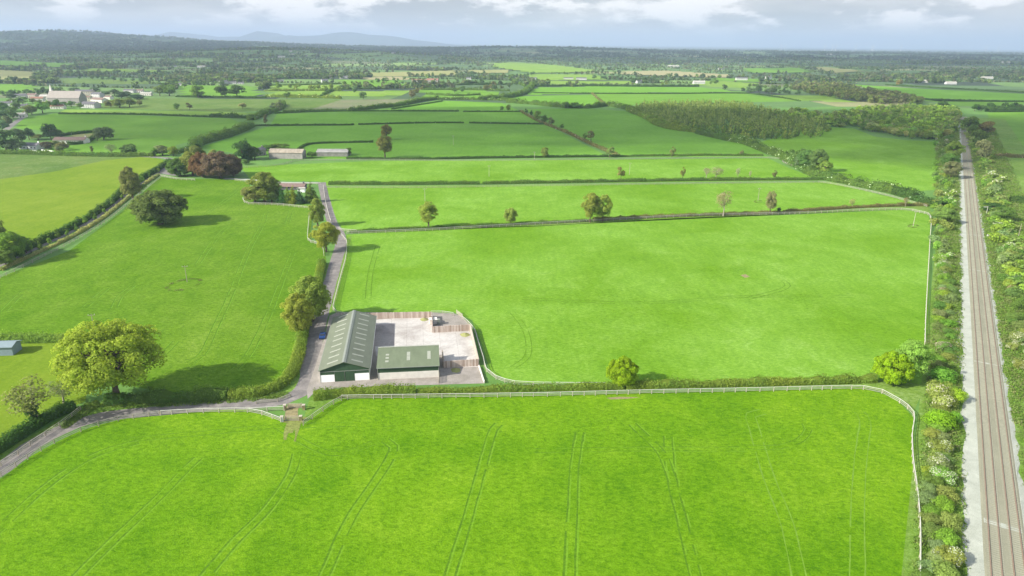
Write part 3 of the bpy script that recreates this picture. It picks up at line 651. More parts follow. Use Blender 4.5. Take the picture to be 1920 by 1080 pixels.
def track(t, label):
    o = empty('railway_track', T(0, t), 0, label, 'railway track', 'railway tracks'); inv = T(0, t)
    for e in (-0.8, 0.8):
        mb = MB(); mb.bar(T(SA, t + e, 0.42) - inv, T(SB, t + e, 0.42) - inv, 0.15, 0.15); r_ = mb.build('rail', M['rust'], o)
        mb = MB(); mb.bar(T(SA, t + e, 0.502) - inv, T(SB, t + e, 0.502) - inv, 0.07, 0.01); mb.build('rail_head', M['railtop'], r_)
    ang = math.atan2(NR.y, NR.x); mb = MB(); mb.box((0, 0, 0.30), (2.5, 0.26, 0.12), ang); sl_ = mb.build('sleeper', M['sleeper'], o); me = sl_.data; first = True
    for k in range(100):
        q = T(-12 + k * 0.65, 0) - T(0, 0)
        if first: sl_.location = q; first = False
        else:
            c = sl_.copy(); link(c, o); c.location = q
    mb = MB()
    for k in range(900): q = T(-12 + (100 + k) * 0.65, 0) - T(0, 0); mb.box((q.x, q.y, 0.30), (2.5, 0.26, 0.12), ang)
    for k in range(85): q = T(-12 - (1 + k) * 0.65, 0) - T(0, 0); mb.box((q.x, q.y, 0.30), (2.5, 0.26, 0.12), ang)
    s2 = mb.build('sleepers', M['sleeper'], o); s2['kind'] = 'stuff'
track(-1.68, 'railway track nearer the pastures, brown rails on concrete sleepers'); track(1.68, 'railway track on the outer side, away from the pastures')
for s_ in (262, 197, 96.5, 14):      # pale crossings of cable trunking / clean ballast
    polysheet('railway_ballast', [T(s_, -3.1), T(s_, 2.9), T(s_ + (0.9 if s_ > 20 else 1.6), 2.9), T(s_ + (0.9 if s_ > 20 else 1.6), -3.1)], 0.312, M['ballast'])

# tractor ruts: flat strips of pressed grass, rut shade and lit rims painted in
RZ = [0.0165]
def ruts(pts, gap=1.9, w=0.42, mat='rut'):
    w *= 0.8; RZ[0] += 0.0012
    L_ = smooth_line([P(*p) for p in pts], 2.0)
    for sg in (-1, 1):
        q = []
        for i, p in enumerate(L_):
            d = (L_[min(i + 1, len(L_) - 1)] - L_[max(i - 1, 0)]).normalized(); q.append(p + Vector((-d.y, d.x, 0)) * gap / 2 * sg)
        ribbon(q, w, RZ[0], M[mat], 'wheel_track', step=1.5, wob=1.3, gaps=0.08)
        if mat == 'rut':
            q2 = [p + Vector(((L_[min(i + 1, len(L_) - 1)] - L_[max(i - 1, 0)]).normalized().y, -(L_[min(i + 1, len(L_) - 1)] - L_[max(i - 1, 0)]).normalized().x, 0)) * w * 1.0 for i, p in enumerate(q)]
            ribbon(q2, w * 0.9, RZ[0] - 0.0005, M['rutlit'], 'wheel_track', step=1.5, wob=1.3, gaps=0.3)  # lit edge of the rut, painted as a paler strip
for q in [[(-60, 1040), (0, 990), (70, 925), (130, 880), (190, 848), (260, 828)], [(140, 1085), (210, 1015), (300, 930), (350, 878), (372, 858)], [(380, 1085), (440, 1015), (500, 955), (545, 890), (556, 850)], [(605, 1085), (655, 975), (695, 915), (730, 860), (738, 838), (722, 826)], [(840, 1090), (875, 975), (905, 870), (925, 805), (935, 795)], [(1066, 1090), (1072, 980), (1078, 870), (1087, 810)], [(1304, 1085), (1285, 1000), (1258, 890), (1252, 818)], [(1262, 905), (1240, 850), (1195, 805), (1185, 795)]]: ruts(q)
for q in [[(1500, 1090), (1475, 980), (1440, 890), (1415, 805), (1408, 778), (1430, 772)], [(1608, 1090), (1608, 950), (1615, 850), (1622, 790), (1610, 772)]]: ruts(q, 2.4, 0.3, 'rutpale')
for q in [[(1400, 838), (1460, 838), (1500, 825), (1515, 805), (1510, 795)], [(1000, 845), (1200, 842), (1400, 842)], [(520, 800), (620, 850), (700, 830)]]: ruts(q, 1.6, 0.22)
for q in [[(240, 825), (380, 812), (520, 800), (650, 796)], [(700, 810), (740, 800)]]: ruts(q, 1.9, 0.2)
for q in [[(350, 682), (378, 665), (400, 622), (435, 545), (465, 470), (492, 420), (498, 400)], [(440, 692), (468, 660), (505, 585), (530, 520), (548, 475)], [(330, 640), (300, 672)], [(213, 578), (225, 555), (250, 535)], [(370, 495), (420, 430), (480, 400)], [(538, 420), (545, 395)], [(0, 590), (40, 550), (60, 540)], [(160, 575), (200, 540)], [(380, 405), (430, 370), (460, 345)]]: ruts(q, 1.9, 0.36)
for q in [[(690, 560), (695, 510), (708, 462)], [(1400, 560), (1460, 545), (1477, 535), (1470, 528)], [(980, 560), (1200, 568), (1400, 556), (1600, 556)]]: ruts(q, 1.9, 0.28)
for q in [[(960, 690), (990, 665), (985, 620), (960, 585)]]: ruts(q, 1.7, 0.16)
for q_, w_ in (([(533, 790), (545, 788), (556, 788), (570, 790)], 1.6), ([(545, 788), (541, 800), (537, 815), (535, 825)], 0.8), ([(556, 788), (557, 802), (556, 818), (553, 828)], 0.7), ([(549, 789), (547, 800), (546, 812)], 0.8)):
    RZ[0] += 0.001; ribbon(smooth_line([P(*p) for p in q_], 0.7), w_, RZ[0], M['mudgrass'], 'track', step=0.7, wob=2.2)
RZ[0] += 0.001; ribbon([P(*p) for p in [(546, 790), (547, 778), (549, 768), (552, 758)]], 3.0, 0.034, M['mud'], 'track', step=0.7, wob=0.8)
polysheet('track', PL([(1137, 746), (1160, 744), (1200, 745), (1175, 748), (1145, 749)]), 0.022, M['mud'])
polysheet('track', PL([(1388, 516), (1398, 514), (1406, 519), (1397, 521)]), 0.022, M['mud'])

# ------------------------------------------------------------------ fences
def fence(pts, label, h=1.25, top='white', low='greyrail', sp=2.9, posts=True, group=None, raised=True, capw=0.12):
    """post and rail fence; photo points trace its top rail (raised) or its foot"""
    L_ = smooth_line([P(a, b, h if raised else 0) for a, b in pts], sp); L_ = [Vector((p.x, p.y, 0)) for p in L_]
    # even spacing
    o = empty('fence', L_[0], 0, label, 'fence', group); b0 = L_[0]; L_ = [p - b0 for p in L_]
    for k, (z, w_, t_) in enumerate([(h, capw, 0.10), (h * 0.66, 0.05, 0.12), (h * 0.33, 0.05, 0.12)]):
        vs = []; fs = []
        for i, p in enumerate(L_):
            d = (L_[min(i + 1, len(L_) - 1)] - L_[max(i - 1, 0)]).normalized(); s = Vector((-d.y, d.x, 0)) * w_ / 2
            vs += [p - s + Vector((0, 0, z - t_ / 2)), p + s + Vector((0, 0, z - t_ / 2)), p + s + Vector((0, 0, z + t_ / 2)), p - s + Vector((0, 0, z + t_ / 2))]
            if i:
                a = 4 * i - 4
                for q in range(4): fs.append((a + q, a + 4 + q, a + 4 + (q + 1) % 4, a + (q + 1) % 4))
        fs.append((0, 1, 2, 3)); e = 4 * len(L_) - 4; fs.append((e + 3, e + 2, e + 1, e))
        mb = MB(); mb.add(vs, fs); mb.build('rail', M[top if k == 0 else low], o)
    if posts:
        mb = MB(); mb.box((0, 0, (h - 0.05) / 2), (0.16, 0.16, h - 0.05)); p0 = mb.build('post', M['postc' if top == 'white' else 'wood'], o)
        order = sorted(range(len(L_)), key=lambda i: (L_[i] + b0).length)
        p0.location = L_[order[0]]
        for i in order[1:100]:
            c = p0.copy(); link(c, o); c.location = L_[i]
        if len(order) > 100:
            mb = MB()
            for i in order[100:]: mb.box((L_[i].x, L_[i].y, (h - 0.05) / 2), (0.16, 0.16, h - 0.05))
            q = mb.build('posts', M['postc'], o); q['kind'] = 'stuff'
    return o
fence([(640, 741), (700, 740), (1000, 736), (1200, 731), (1400, 727), (1560, 723), (1620, 723), (1655, 730), (1688, 748), (1714, 772), (1711, 810), (1713, 860), (1720, 910), (1726, 980), (1726, 1085), (1724, 1300)], 'long white-topped rail fence round the nearest big pasture, curving at the railway corner')
fence([(300, 770), (380, 766), (463, 765), (490, 770), (526, 783)], 'white-topped rail fence curving from the lane down to the pasture gate')
fence([(-100, 942), (0, 884), (50, 852), (100, 823), (150, 801), (220, 781), (298, 770)], 'dull grey rail fence along the pasture side of the lane bend', top='greyrail', capw=0.08)
fence([(463, 765), (500, 763), (532, 762)], 'short white rail spur running to the lane-side gate')
fence([(568, 789), (585, 777), (605, 763), (625, 750), (640, 743)], 'dull grey rail fence rising from the field gate to the hedge corner', top='greyrail')
fence([(-150, 940), (0, 865), (55, 828), (110, 792), (150, 762)], 'brown timber rail fence in front of the dark hedge beside the lane', top='greyrail')
fence([(640, 438), (646, 445), (650, 452), (648, 480), (640, 510), (632, 540), (624, 575), (630, 582), (650, 588)], 'white rail fence along the pasture side of the farm lane')
fence([(808, 583), (830, 583), (850, 586)], 'short white fence behind the raised end of the yard')
fence([(866, 592), (878, 602), (890, 617), (897, 640), (906, 668), (912, 690), (930, 704), (965, 714), (1000, 716), (1090, 717), (1135, 717)], 'white rail fence bending around the corner of the concrete yard')
fence([(650, 434), (760, 430), (900, 423), (1100, 412), (1300, 402), (1500, 397), (1600, 392), (1690, 390), (1725, 395), (1745, 404), (1744, 450), (1740, 520), (1736, 600), (1735, 640)], 'white-topped fence along the far side and railway side of the middle pasture', sp=3.5)
fence([(635, 427), (645, 429), (668, 431)], 'tiny white fence stub beside the lane where two pastures meet')
fence([(606, 347), (610, 375), (616, 400), (622, 418)], 'white fence on the pasture side of the lane above the round tree')
fence([(612, 349), (800, 349), (1000, 346), (1300, 342), (1500, 340), (1545, 340), (1600, 350), (1660, 363), (1700, 374), (1738, 384)], 'white fence behind the pasture with three lone trees', sp=4.5, top='greyrail')
fence([(455, 378 - 8), (458, 376), (466, 379), (520, 381), (560, 385), (585, 388), (592, 394)], 'white fence wrapping the garden copse')
fence([(580, 398), (578, 420), (577, 446), (590, 452), (604, 460), (607, 475)], 'stepped white fence beside the lane trees')
fence([(450, 312), (500, 310), (530, 306), (560, 299), (640, 298), (720, 298), (900, 299), (1200, 296), (1440, 294), (1470, 303), (1500, 315), (1528, 327)], 'distant pale fence under the shaded fields', sp=5.0, top='greyrail')
fence([(440, 335), (470, 338), (540, 342), (600, 342)], 'pale fence along the drive behind the garden copse')
fence([(300, 327), (330, 333), (365, 335)], 'pale low wall-like fence under the copper beech')
fence([(0, 516), (60, 487), (130, 452), (190, 417), (235, 383), (275, 350), (300, 331)], 'pale fence with thin hedge along the avenue lane', sp=4, top='greyrail')
fence([(545, 738), (520, 748), (480, 752)], 'low brown rail at the inside of the lane bend', top='greyrail', h=0.8)

# field gates and piers
def gate(a, b, label, h=1.3, bars=6, mat='wood'):
    a = P(*a); b = P(*b); o = empty('gate', a, 0, label, 'gate', 'field gates'); d = b - a; mb = MB()
    for k in range(bars): z = 0.15 + (h - 0.15) * k / (bars - 1); mb.bar((0, 0, z), d + Vector((0, 0, z)), 0.06, 0.09)
    mb.build('bars', M[mat], o)
    for e in (0.0, 1.0):
        m2 = MB(); m2.box((d.x * e, d.y * e, h / 2 + 0.05), (0.14, 0.14, h + 0.1)); m2.build('post', M[mat], o)
gate((536, 789), (560, 789), 'barred gate opening into the nearest pasture'); gate((540, 765), (566, 765), 'barred gate on the lane edge above the pasture gate')
for q, lb in (((529, 790), 'pale pier beside the pasture gate, end of the white rail'), ((564.5, 789), 'brown-sided pier beside the pasture gate, grey fence side'), ((534.5, 768), 'dark pier beside the lane gate, white spur side'), ((570, 768), 'brown pier beside the lane gate, hedge side')):
    o = empty('gate_pier', P(*q), 0.1, lb, 'gate pier', 'gate piers'); mb = MB(); mb.box((0, 0, 0.65), (0.65, 0.65, 1.3)); mb.build('pier', M['offwhite' if 'pale' in lb else 'mud'], o); mb = MB(); mb.box((0, 0, 1.35), (0.75, 0.75, 0.1)); mb.build('cap', M['postc'], o)
gate((823, 719), (823.6, 705), 'dark barred gate at the corner of the small green shed')
gate((856, 588), (867, 596), 'open gap gate between the raised yard end and the pasture', mat='postc')

# ------------------------------------------------------------------ buildings
def barn():
    o = empty('barn', P(601.8, 717.3), math.radians(8.3), 'long green metal barn with double doors and rows of roof lights', 'barn')
    Wb, Lb, E_, R_ = 12.65, 36.6, 3.65, 5.75
    def bx(name, c, s, mat, par=o):
        mb = MB(); mb.box(c, s); return mb.build(name, M[mat], par)
    # walls: front with door opening, back, sides
    mb = MB(); mb.box((0.12, Lb / 2, 1.05), (0.24, Lb - 0.1, 2.1), mi=0); mb.box((Wb - 0.12, Lb / 2, 1.05), (0.24, Lb - 0.1, 2.1), mi=0)
    mb.box((1.8, 0.12, 1.05), (3.6, 0.24, 2.1), mi=0); mb.box((Wb - 1.9, 0.12, 1.05), (3.8, 0.24, 2.1), mi=0); mb.box((Wb / 2, Lb - 0.12, 1.05), (Wb, 0.24, 2.1), mi=0)
    mb.build('base_wall', M['whitewall'], o)
    for x in (0.10, Wb - 0.10): bx('side_cladding', (x, Lb / 2, 2.1 + (E_ - 2.1) / 2), (0.16, Lb, E_ - 2.1), 'greenwall')
    bx('front_cladding', (1.8, 0.1, 2.55), (3.58, 0.14, 0.9), 'greenwall'); bx('front_cladding', (Wb - 1.9, 0.1, 2.55), (3.78, 0.14, 0.9), 'greenwall')
    for y, s in ((0.06, 1), (Lb - 0.06, -1)):
        mb = MB(); z0 = 3.0 if s == 1 else 2.1
        pr = [(0, z0), (Wb, z0), (Wb, E_), (Wb / 2, R_ - 0.12), (0, E_)]
        vs = [(x, y, z) for x, z in pr] + [(x, y + 0.12 * s, z) for x, z in pr]
        mb.add(vs, [(0, 1, 2, 3, 4), (9, 8, 7, 6, 5)] + [(i, i + 5, (i + 1) % 5 + 5, (i + 1) % 5) for i in range(5)]); mb.build('gable', M['greenwall'], o)
    bx('lintel', (Wb / 2, -0.03, 3.02), (Wb + 0.1, 0.12, 0.14), 'ridge')
    for x0, x1 in ((3.62, 6.18), (6.26, 8.83)):
        d = bx('door', ((x0 + x1) / 2, 0.02, 1.48), (x1 - x0, 0.10, 2.9), 'greendoor'); bx('door_frame', (x0 + 0.03, -0.045, 1.48), (0.07, 0.04, 2.9), 'ridge', d)
    bx('corner_trim', (-0.04, 0.0, 1.8), (0.12, 0.12, 3.6), 'light'); bx('corner_trim', (Wb + 0.04, 0.0, 1.8), (0.12, 0.12, 3.6), 'light')
    ov = 0.35; sl_ = (R_ - E_) / (Wb / 2)
    for sg in (-1, 1):
        mb = MB(); xe = -ov if sg < 0 else Wb + ov; xr = Wb / 2 + 0.02 * sg; ze = E_ - ov * sl_ + 0.02; zr = R_ + 0.02
        vs = [(xe, -ov, ze), (xr, -ov, zr), (xr, Lb + ov, zr), (xe, Lb + ov, ze)]; vs += [(x, y, z - 0.1) for x, y, z in vs]
        fs = [(0, 1, 2, 3), (7, 6, 5, 4), (0, 4, 5, 1), (1, 5, 6, 2), (2, 6, 7, 3), (3, 7, 4, 0)]
        if sg > 0: fs = [tuple(reversed(f)) for f in fs]
        mb.add(vs, fs); rf = mb.build('roof', M['roof'], o)
        for k in range(10):
            y = 1.9 + k * 3.62 + (0.35 if k in (4, 9) else 0); a, b = (0.30, 0.74); mb = MB()
            def pt(f, yy, lift): x = xe + (xr - xe) * f; return (x, yy, ze + (zr - ze) * f + lift)
            v4 = [pt(a, y, 0.05), pt(b, y, 0.05), pt(b, y + 0.62, 0.05), pt(a, y + 0.62, 0.05)]; v4 += [(x, yy, z - 0.06) for x, yy, z in v4]
            mb.add(v4, fs); mb.build('rooflight', M['light'], rf)
        mb = MB(); mb.box((xe + 0.06 * sg, Lb / 2, ze - 0.1), (0.16, Lb + 0.7, 0.14)); mb.build('gutter', M['ridge'], o)
    mb = MB(); hw = 0.55
    for y0, y1 in ((-ov - 0.03, Lb + ov + 0.03),):
        z1 = R_ + 0.10; z0 = z1 - hw * sl_ + 0.0
        pr = [(Wb / 2 - hw, z0), (Wb / 2, z1), (Wb / 2 + hw, z0), (Wb / 2 + hw, z0 - 0.06), (Wb / 2, z1 - 0.06), (Wb / 2 - hw, z0 - 0.06)]
        vs = [(x, y0, z) for x, z in pr] + [(x, y1, z) for x, z in pr]
        mb.add(vs, [(0, 6, 7, 1), (1, 7, 8, 2), (2, 8, 9, 3), (3, 9, 10, 4), (4, 10, 11, 5), (5, 11, 6, 0), (0, 1, 4, 5), (1, 2, 3, 4), (11, 10, 7, 6), (10, 9, 8, 7)])
    mb.build('ridge_cap', M['ridge'], o)
barn()
def shed():
    o = empty('shed', P(709.3, 712.2), math.radians(7.0), 'low green shed with white front wall and three roof panels', 'shed')
    L_, D_, E_, B_ = 16.1, 9.4, 3.6, 5.1
    def bx(name, c, s, mat, par=o):
        mb = MB(); mb.box(c, s); return mb.build(name, M[mat], par)
    mb = MB(); mb.box((L_ / 2, 0.12, 1.0), (L_, 0.24, 2.0)); mb.box((0.12, D_ / 2, 1.0), (0.24, D_ - 0.5, 2.0)); mb.box((L_ - 0.12, D_ / 2, 1.0), (0.24, D_ - 0.5, 2.0)); mb.build('base_wall', M['offwhite'], o)
    bx('front_cladding', (L_ / 2, 0.1, 2.78), (L_ - 0.02, 0.14, 1.54), 'greenwall')
    for x in (0.1, L_ - 0.1):
        mb = MB(); pr = [(0.2, 2.0), (D_ - 0.05, 2.0), (D_ - 0.05, B_ - 0.1), (0.2, E_ - 0.06)]
        vs = [(x - 0.07, y, z) for y, z in pr] + [(x + 0.07, y, z) for y, z in pr]; mb.add(vs, [(3, 2, 1, 0), (4, 5, 6, 7), (0, 1, 5, 4), (1, 2, 6, 5), (2, 3, 7, 6), (3, 0, 4, 7)]); mb.build('side_cladding', M['greenwall'], o)
    bx('rear_cladding', (L_ / 2, D_ - 0.1, 3.6), (L_ - 0.4, 0.14, 2.8), 'greenwall')
    for k in range(4): bx('column', (0.2 + k * (L_ - 0.4) / 3, D_ - 0.28, 2.35), (0.2, 0.2, 4.7), 'wood')
    mb = MB(); ov = 0.3; s = (B_ - E_) / D_
    vs = [(-ov, -ov, E_ - ov * s), (L_ + ov, -ov, E_ - ov * s), (L_ + ov, D_ + 0.1, B_ + 0.1 * s), (-ov, D_ + 0.1, B_ + 0.1 * s)]; vs += [(x, y, z - 0.09) for x, y, z in vs]
    fs = [(0, 1, 2, 3), (7, 6, 5, 4), (0, 4, 5, 1), (1, 5, 6, 2), (2, 6, 7, 3), (3, 7, 4, 0)]; mb.add(vs, fs); rf = mb.build('roof', M['roof2'], o)
    for xf, segs in ((0.145, ((0.25, 0.33), (0.42, 0.50), (0.58, 0.66))), (0.50, ((0.30, 0.50), (0.52, 0.72))), (0.845, ((0.32, 0.72),))):
        for a, b in segs:
            mb = MB(); x = xf * L_; v4 = [(xx, yf * D_, E_ + yf * D_ * s + 0.03) for xx, yf in ((x - 0.45, a), (x + 0.45, a), (x + 0.45, b), (x - 0.45, b))]; v4 += [(p, q, z - 0.05) for p, q, z in v4]
            mb.add(v4, fs); mb.build('rooflight', M['light'], rf)
    mb = MB(); mb.box((L_ / 2, D_ + 0.12, B_ + 0.06), (L_ + 0.7, 0.5, 0.1)); mb.build('ridge_flashing', M['light'], o)
    bx('gutter', (L_ / 2, -0.38, E_ - 0.1), (L_ + 0.6, 0.14, 0.12), 'ridge')
    for x in (0.0, L_): bx('downpipe', (x, -0.06, 1.75), (0.1, 0.1, 3.5), 'light')
shed()
def yardwall(a, b, label, h=2.1, mat='board', cap=None, th=0.2):
    a = P(*a); b = P(*b); d = b - a; L_ = d.length; o = empty('yard_wall', a, math.atan2(d.y, d.x), label, 'wall', 'yard walls')
    n_ = max(1, int(L_ / 0.45)); mb = MB(); r = random.Random(int(L_ * 10))
    for k in range(n_):
        w = L_ / n_; mb.box(((k + .5) * w, r.uniform(-.02, .02), h / 2 + r.uniform(-.05, .05)), (w * 0.93, th, h))
    mb.build('planks', M[mat], o)
    for z in (0.5, h - 0.4):
        m2 = MB(); m2.bar((0, th / 2 + 0.06, z), (L_, th / 2 + 0.06, z), 0.1, 0.14); m2.build('rail', M['wood'], o)
    if cap: m3 = MB(); m3.box((L_ / 2, 0, h + 0.14), (L_, th + 0.15, 0.1)); m3.build('cap', M[cap], o)
yardwall((640, 599), (808, 595.5), 'long upright-plank wall at the back of the yard')
yardwall((811, 624), (882, 620), 'plank wall stepped forward below the raised yard end')
yardwall((810, 596), (811, 623), 'short plank wall joining the two rear yard walls end-on')
yardwall((882, 620), (897.5, 686), 'pale panel wall along the outer side of the concrete yard', mat='postc', th=0.25)
yardwall((832, 690), (897, 686), 'weathered plank wall closing the near end of the concrete', cap='straw' if False else None)
yardwall((829.5, 668), (832, 690), 'dark short wall end-on between shed and near plank wall', mat='wood')
yardwall((898, 688), (908, 719), 'low pale kerb wall down to the hedge', h=0.7, mat='offwhite')
o = empty('water_trough', P(812, 606), 0.2, 'pale concrete block beside the step in the yard wall', 'trough'); mb = MB(); mb.box((0, 0, 0.75), (2.4, 2.0, 1.5)); mb.box((0, 0, 1.56), (2.6, 2.2, 0.1)); mb.build('block', M['offwhite'], o); mb = MB(); mb.box((1.7, -1.2, 0.9), (0.8, 1.2, 1.8)); mb.build('side_box', M['ridge'], o)
def bale(px, py, label, mat, s=1.0):
    mb = MB(); r = random.Random(px); vs = []; p = P(px, py)
    for i in range(9):
        a = i * 0.7; vs.append((p.x + math.cos(a) * s * r.uniform(.8, 1.2), p.y + math.sin(a) * s * r.uniform(.8, 1.2), 0.02))
    vs.append((p.x, p.y, 0.4 * s)); mb.add(vs, [(i, (i + 1) % 9, 9) for i in range(9)]); o = mb.build('spoil_heap', M[mat], None); tag(o, label, 'heap', 'small heaps in the yard')
bale(872, 628, 'yellow weedy heap against the stepped plank wall', 'straw', 1.6); bale(842, 682, 'orange-brown heap behind the near plank wall', 'mud', 1.8); bale(855, 694, 'straw-coloured heap in front of the near plank wall', 'straw', 1.5); bale(795, 599, 'yellow weeds heap at the foot of the rear wall', 'straw', 1.6)
def car(loc, rz, paint, label, s=1.0):
    o = empty('parked_car', loc, rz, label, 'car'); mb = MB()
    prof = [(-2.1, .35), (-2.15, .75), (-1.95, .95), (-1.3, 1.0), (-.75, 1.42), (.55, 1.45), (1.25, 1.02), (1.95, .88), (2.15, .65), (2.1, .35)]
    n_ = len(prof); w = .86; vs = []
    for sgn in (-1, 1):
        for x, z in prof: vs.append((x * s, sgn * (w - (0.16 if z > 1.1 else 0)), z))
    fs = [tuple(range(n_)), tuple(reversed(range(n_, 2 * n_)))] + [(i, i + n_, (i + 1) % n_ + n_, (i + 1) % n_) for i in range(n_)]; mb.add(vs, fs); mb.build('body', M[paint], o)
    for x0, x1 in ((-1.35, -0.83), (1.2, .62)):
        z0, z1 = 1.05, 1.40; m2 = MB(); m2.add([(x0 * s, -.68, z0 + .02), (x0 * s, .68, z0 + .02), (x1 * s, .6, z1 + .01), (x1 * s, -.6, z1 + .01)], [(0, 1, 2, 3)] if x0 > 0 else [(3, 2, 1, 0)]); q = m2.build('window', M['glass'], o)
    for sgn in (-1, 1):
        m2 = MB(); m2.box((-.1 * s, sgn * .845 if False else sgn * .74, 1.2), (1.3 * s, .06, .3)); m2.build('window', M['glass'], o)
    for x in (-1.35, 1.35):
        for y in (-.8, .8):
            m3 = MB(); m3.tube([(x * s, y - .1, .32), (x * s, y + .1, .32)], [.32, .32], 12); m3.build('wheel', M['tyre'], o)
    return o
car(P(605.5, 632), math.radians(98), 'blue', 'blue car parked against the long side of the green barn')

def house(px, py, L_, Dp, h, rz, wall, roof, label, cat='house', name='house', pitch=0.45, chim=1, win=True, mono=False, group=None, loc=None):
    b = loc if loc is not None else PG(px, py); o = empty(name, b, rz, label, cat, group)
    mb = MB(); mb.box((0, 0, h / 2 - 0.3), (L_, Dp, h + 0.6)); rh = Dp / 2 * pitch
    for x, s in ((-L_ / 2, 1), (L_ / 2, -1)): mb.add([(x, -Dp / 2, h), (x, Dp / 2, h), (x, 0, h + rh), (x + .2 * s, -Dp / 2, h), (x + .2 * s, Dp / 2, h), (x + .2 * s, 0, h + rh)], [(0, 1, 2), (5, 4, 3), (0, 2, 5, 3), (1, 4, 5, 2)])
    mb.build('wall', M[wall], o); mb = MB(); ov = 0.35
    for sg in (-1, 1):
        e = Dp / 2 + ov; ze = h - ov * pitch + .04; v = [(-L_ / 2 - ov, sg * e, ze), (L_ / 2 + ov, sg * e, ze), (L_ / 2 + ov, 0, h + rh + .05), (-L_ / 2 - ov, 0, h + rh + .05)]; v += [(x, y, z + .15) for x, y, z in v]
        mb.add(v, [(0, 1, 2, 3), (7, 6, 5, 4), (0, 4, 5, 1), (1, 5, 6, 2), (2, 6, 7, 3), (3, 7, 4, 0)] if sg < 0 else [(3, 2, 1, 0), (4, 5, 6, 7), (1, 5, 4, 0), (2, 6, 5, 1), (3, 7, 6, 2), (0, 4, 7, 3)])
    rf = mb.build('roof', M[roof], o)
    for k in range(chim):
        m2 = MB(); m2.box(((-1 if k else 1) * (L_ / 2 - 0.9), 0, h + rh + .5), (.9, .7, 1.5)); m2.build('chimney', M[wall], rf)
    if win:
        n_ = max(2, int(L_ / 3.2))
        for st in range(2 if h > 4.5 else 1):
            for k in range(n_):
                x = (k + .5) * L_ / n_ - L_ / 2; z = 1.5 + 2.6 * st; m2 = MB()
                if st == 0 and k == n_ // 2: m2.box((x, -Dp / 2 - .03, 1.05), (1.0, .08, 2.1)); m2.build('door', M['slate'], o)
                else: m2.box((x, -Dp / 2 - .03, z), (1.2, .08, 1.1)); m2.build('window', M['glass'], o)
    return o
R_ = math.radians
house(540, 296, 26, 9, 4.6, R_(-3), 'stone', 'rustroof', 'long old farm building with rust-streaked roof behind the trees', 'farm building', 'farm_building', 0.5, 0, False)
house(626, 291, 24, 13, 3.2, R_(2), 'stone', 'greyroof', 'low farm shed with bright pale roof near the tall ivy tree', 'farm shed', 'farm_shed', 0.25, 0, False)
house(487, 291, 8, 6, 4.5, R_(60), 'stone', 'slate', 'small grey stone cottage half hidden by dark conifers', 'cottage')
house(550, 354, 15, 6, 1.9, R_(0), 'slate', 'brownroof', 'brown-roofed bungalow behind the garden copse', 'bungalow')
house(566, 360, 4, 3, 2.4, R_(3), 'whitewall', 'greyroof', 'small white garden hut beside the round conifer', 'hut', 'garden_hut', 0.2, 0, False)
house(12, 661, 6.2, 4.4, 2.6, R_(6), 'blueshed', 'blueshed', 'blue-grey metal garden shed by the clipped hedge', 'garden shed', 'garden_shed', 0.3, 0, False)
house(135, 268, 26, 9, 3.0, R_(4), 'offwhite', 'brownroof', 'long grey-roofed bungalow beside the yellow lawn', 'bungalow')
house(60, 279, 16, 8, 3.2, R_(-8), 'whitewall', 'slate', 'white cottage among dark trees by the road', 'cottage')
field([(115, 262), (140, 252), (176, 250), (176, 258), (150, 267)], 'straw', 0.03)
for a, b, lb in (((30, 283.5), (70, 284.5), 'white garden wall along the road before the white cottage'), ((78, 283), (101, 285.5), 'short white garden wall by the cottage drive')):
    A, B = P(*a), P(*b); o = empty('garden_wall', A, 0, lb, 'wall'); mb = MB(); mb.bar(Vector((0, 0, .55)), B - A + Vector((0, 0, .55)), .3, 1.1); mb.build('wall', M['whitewall'], o); mb = MB(); mb.bar(Vector((0, 0, 1.15)), B - A + Vector((0, 0, 1.15)), .4, .1); mb.build('coping', M['offwhite'], o)
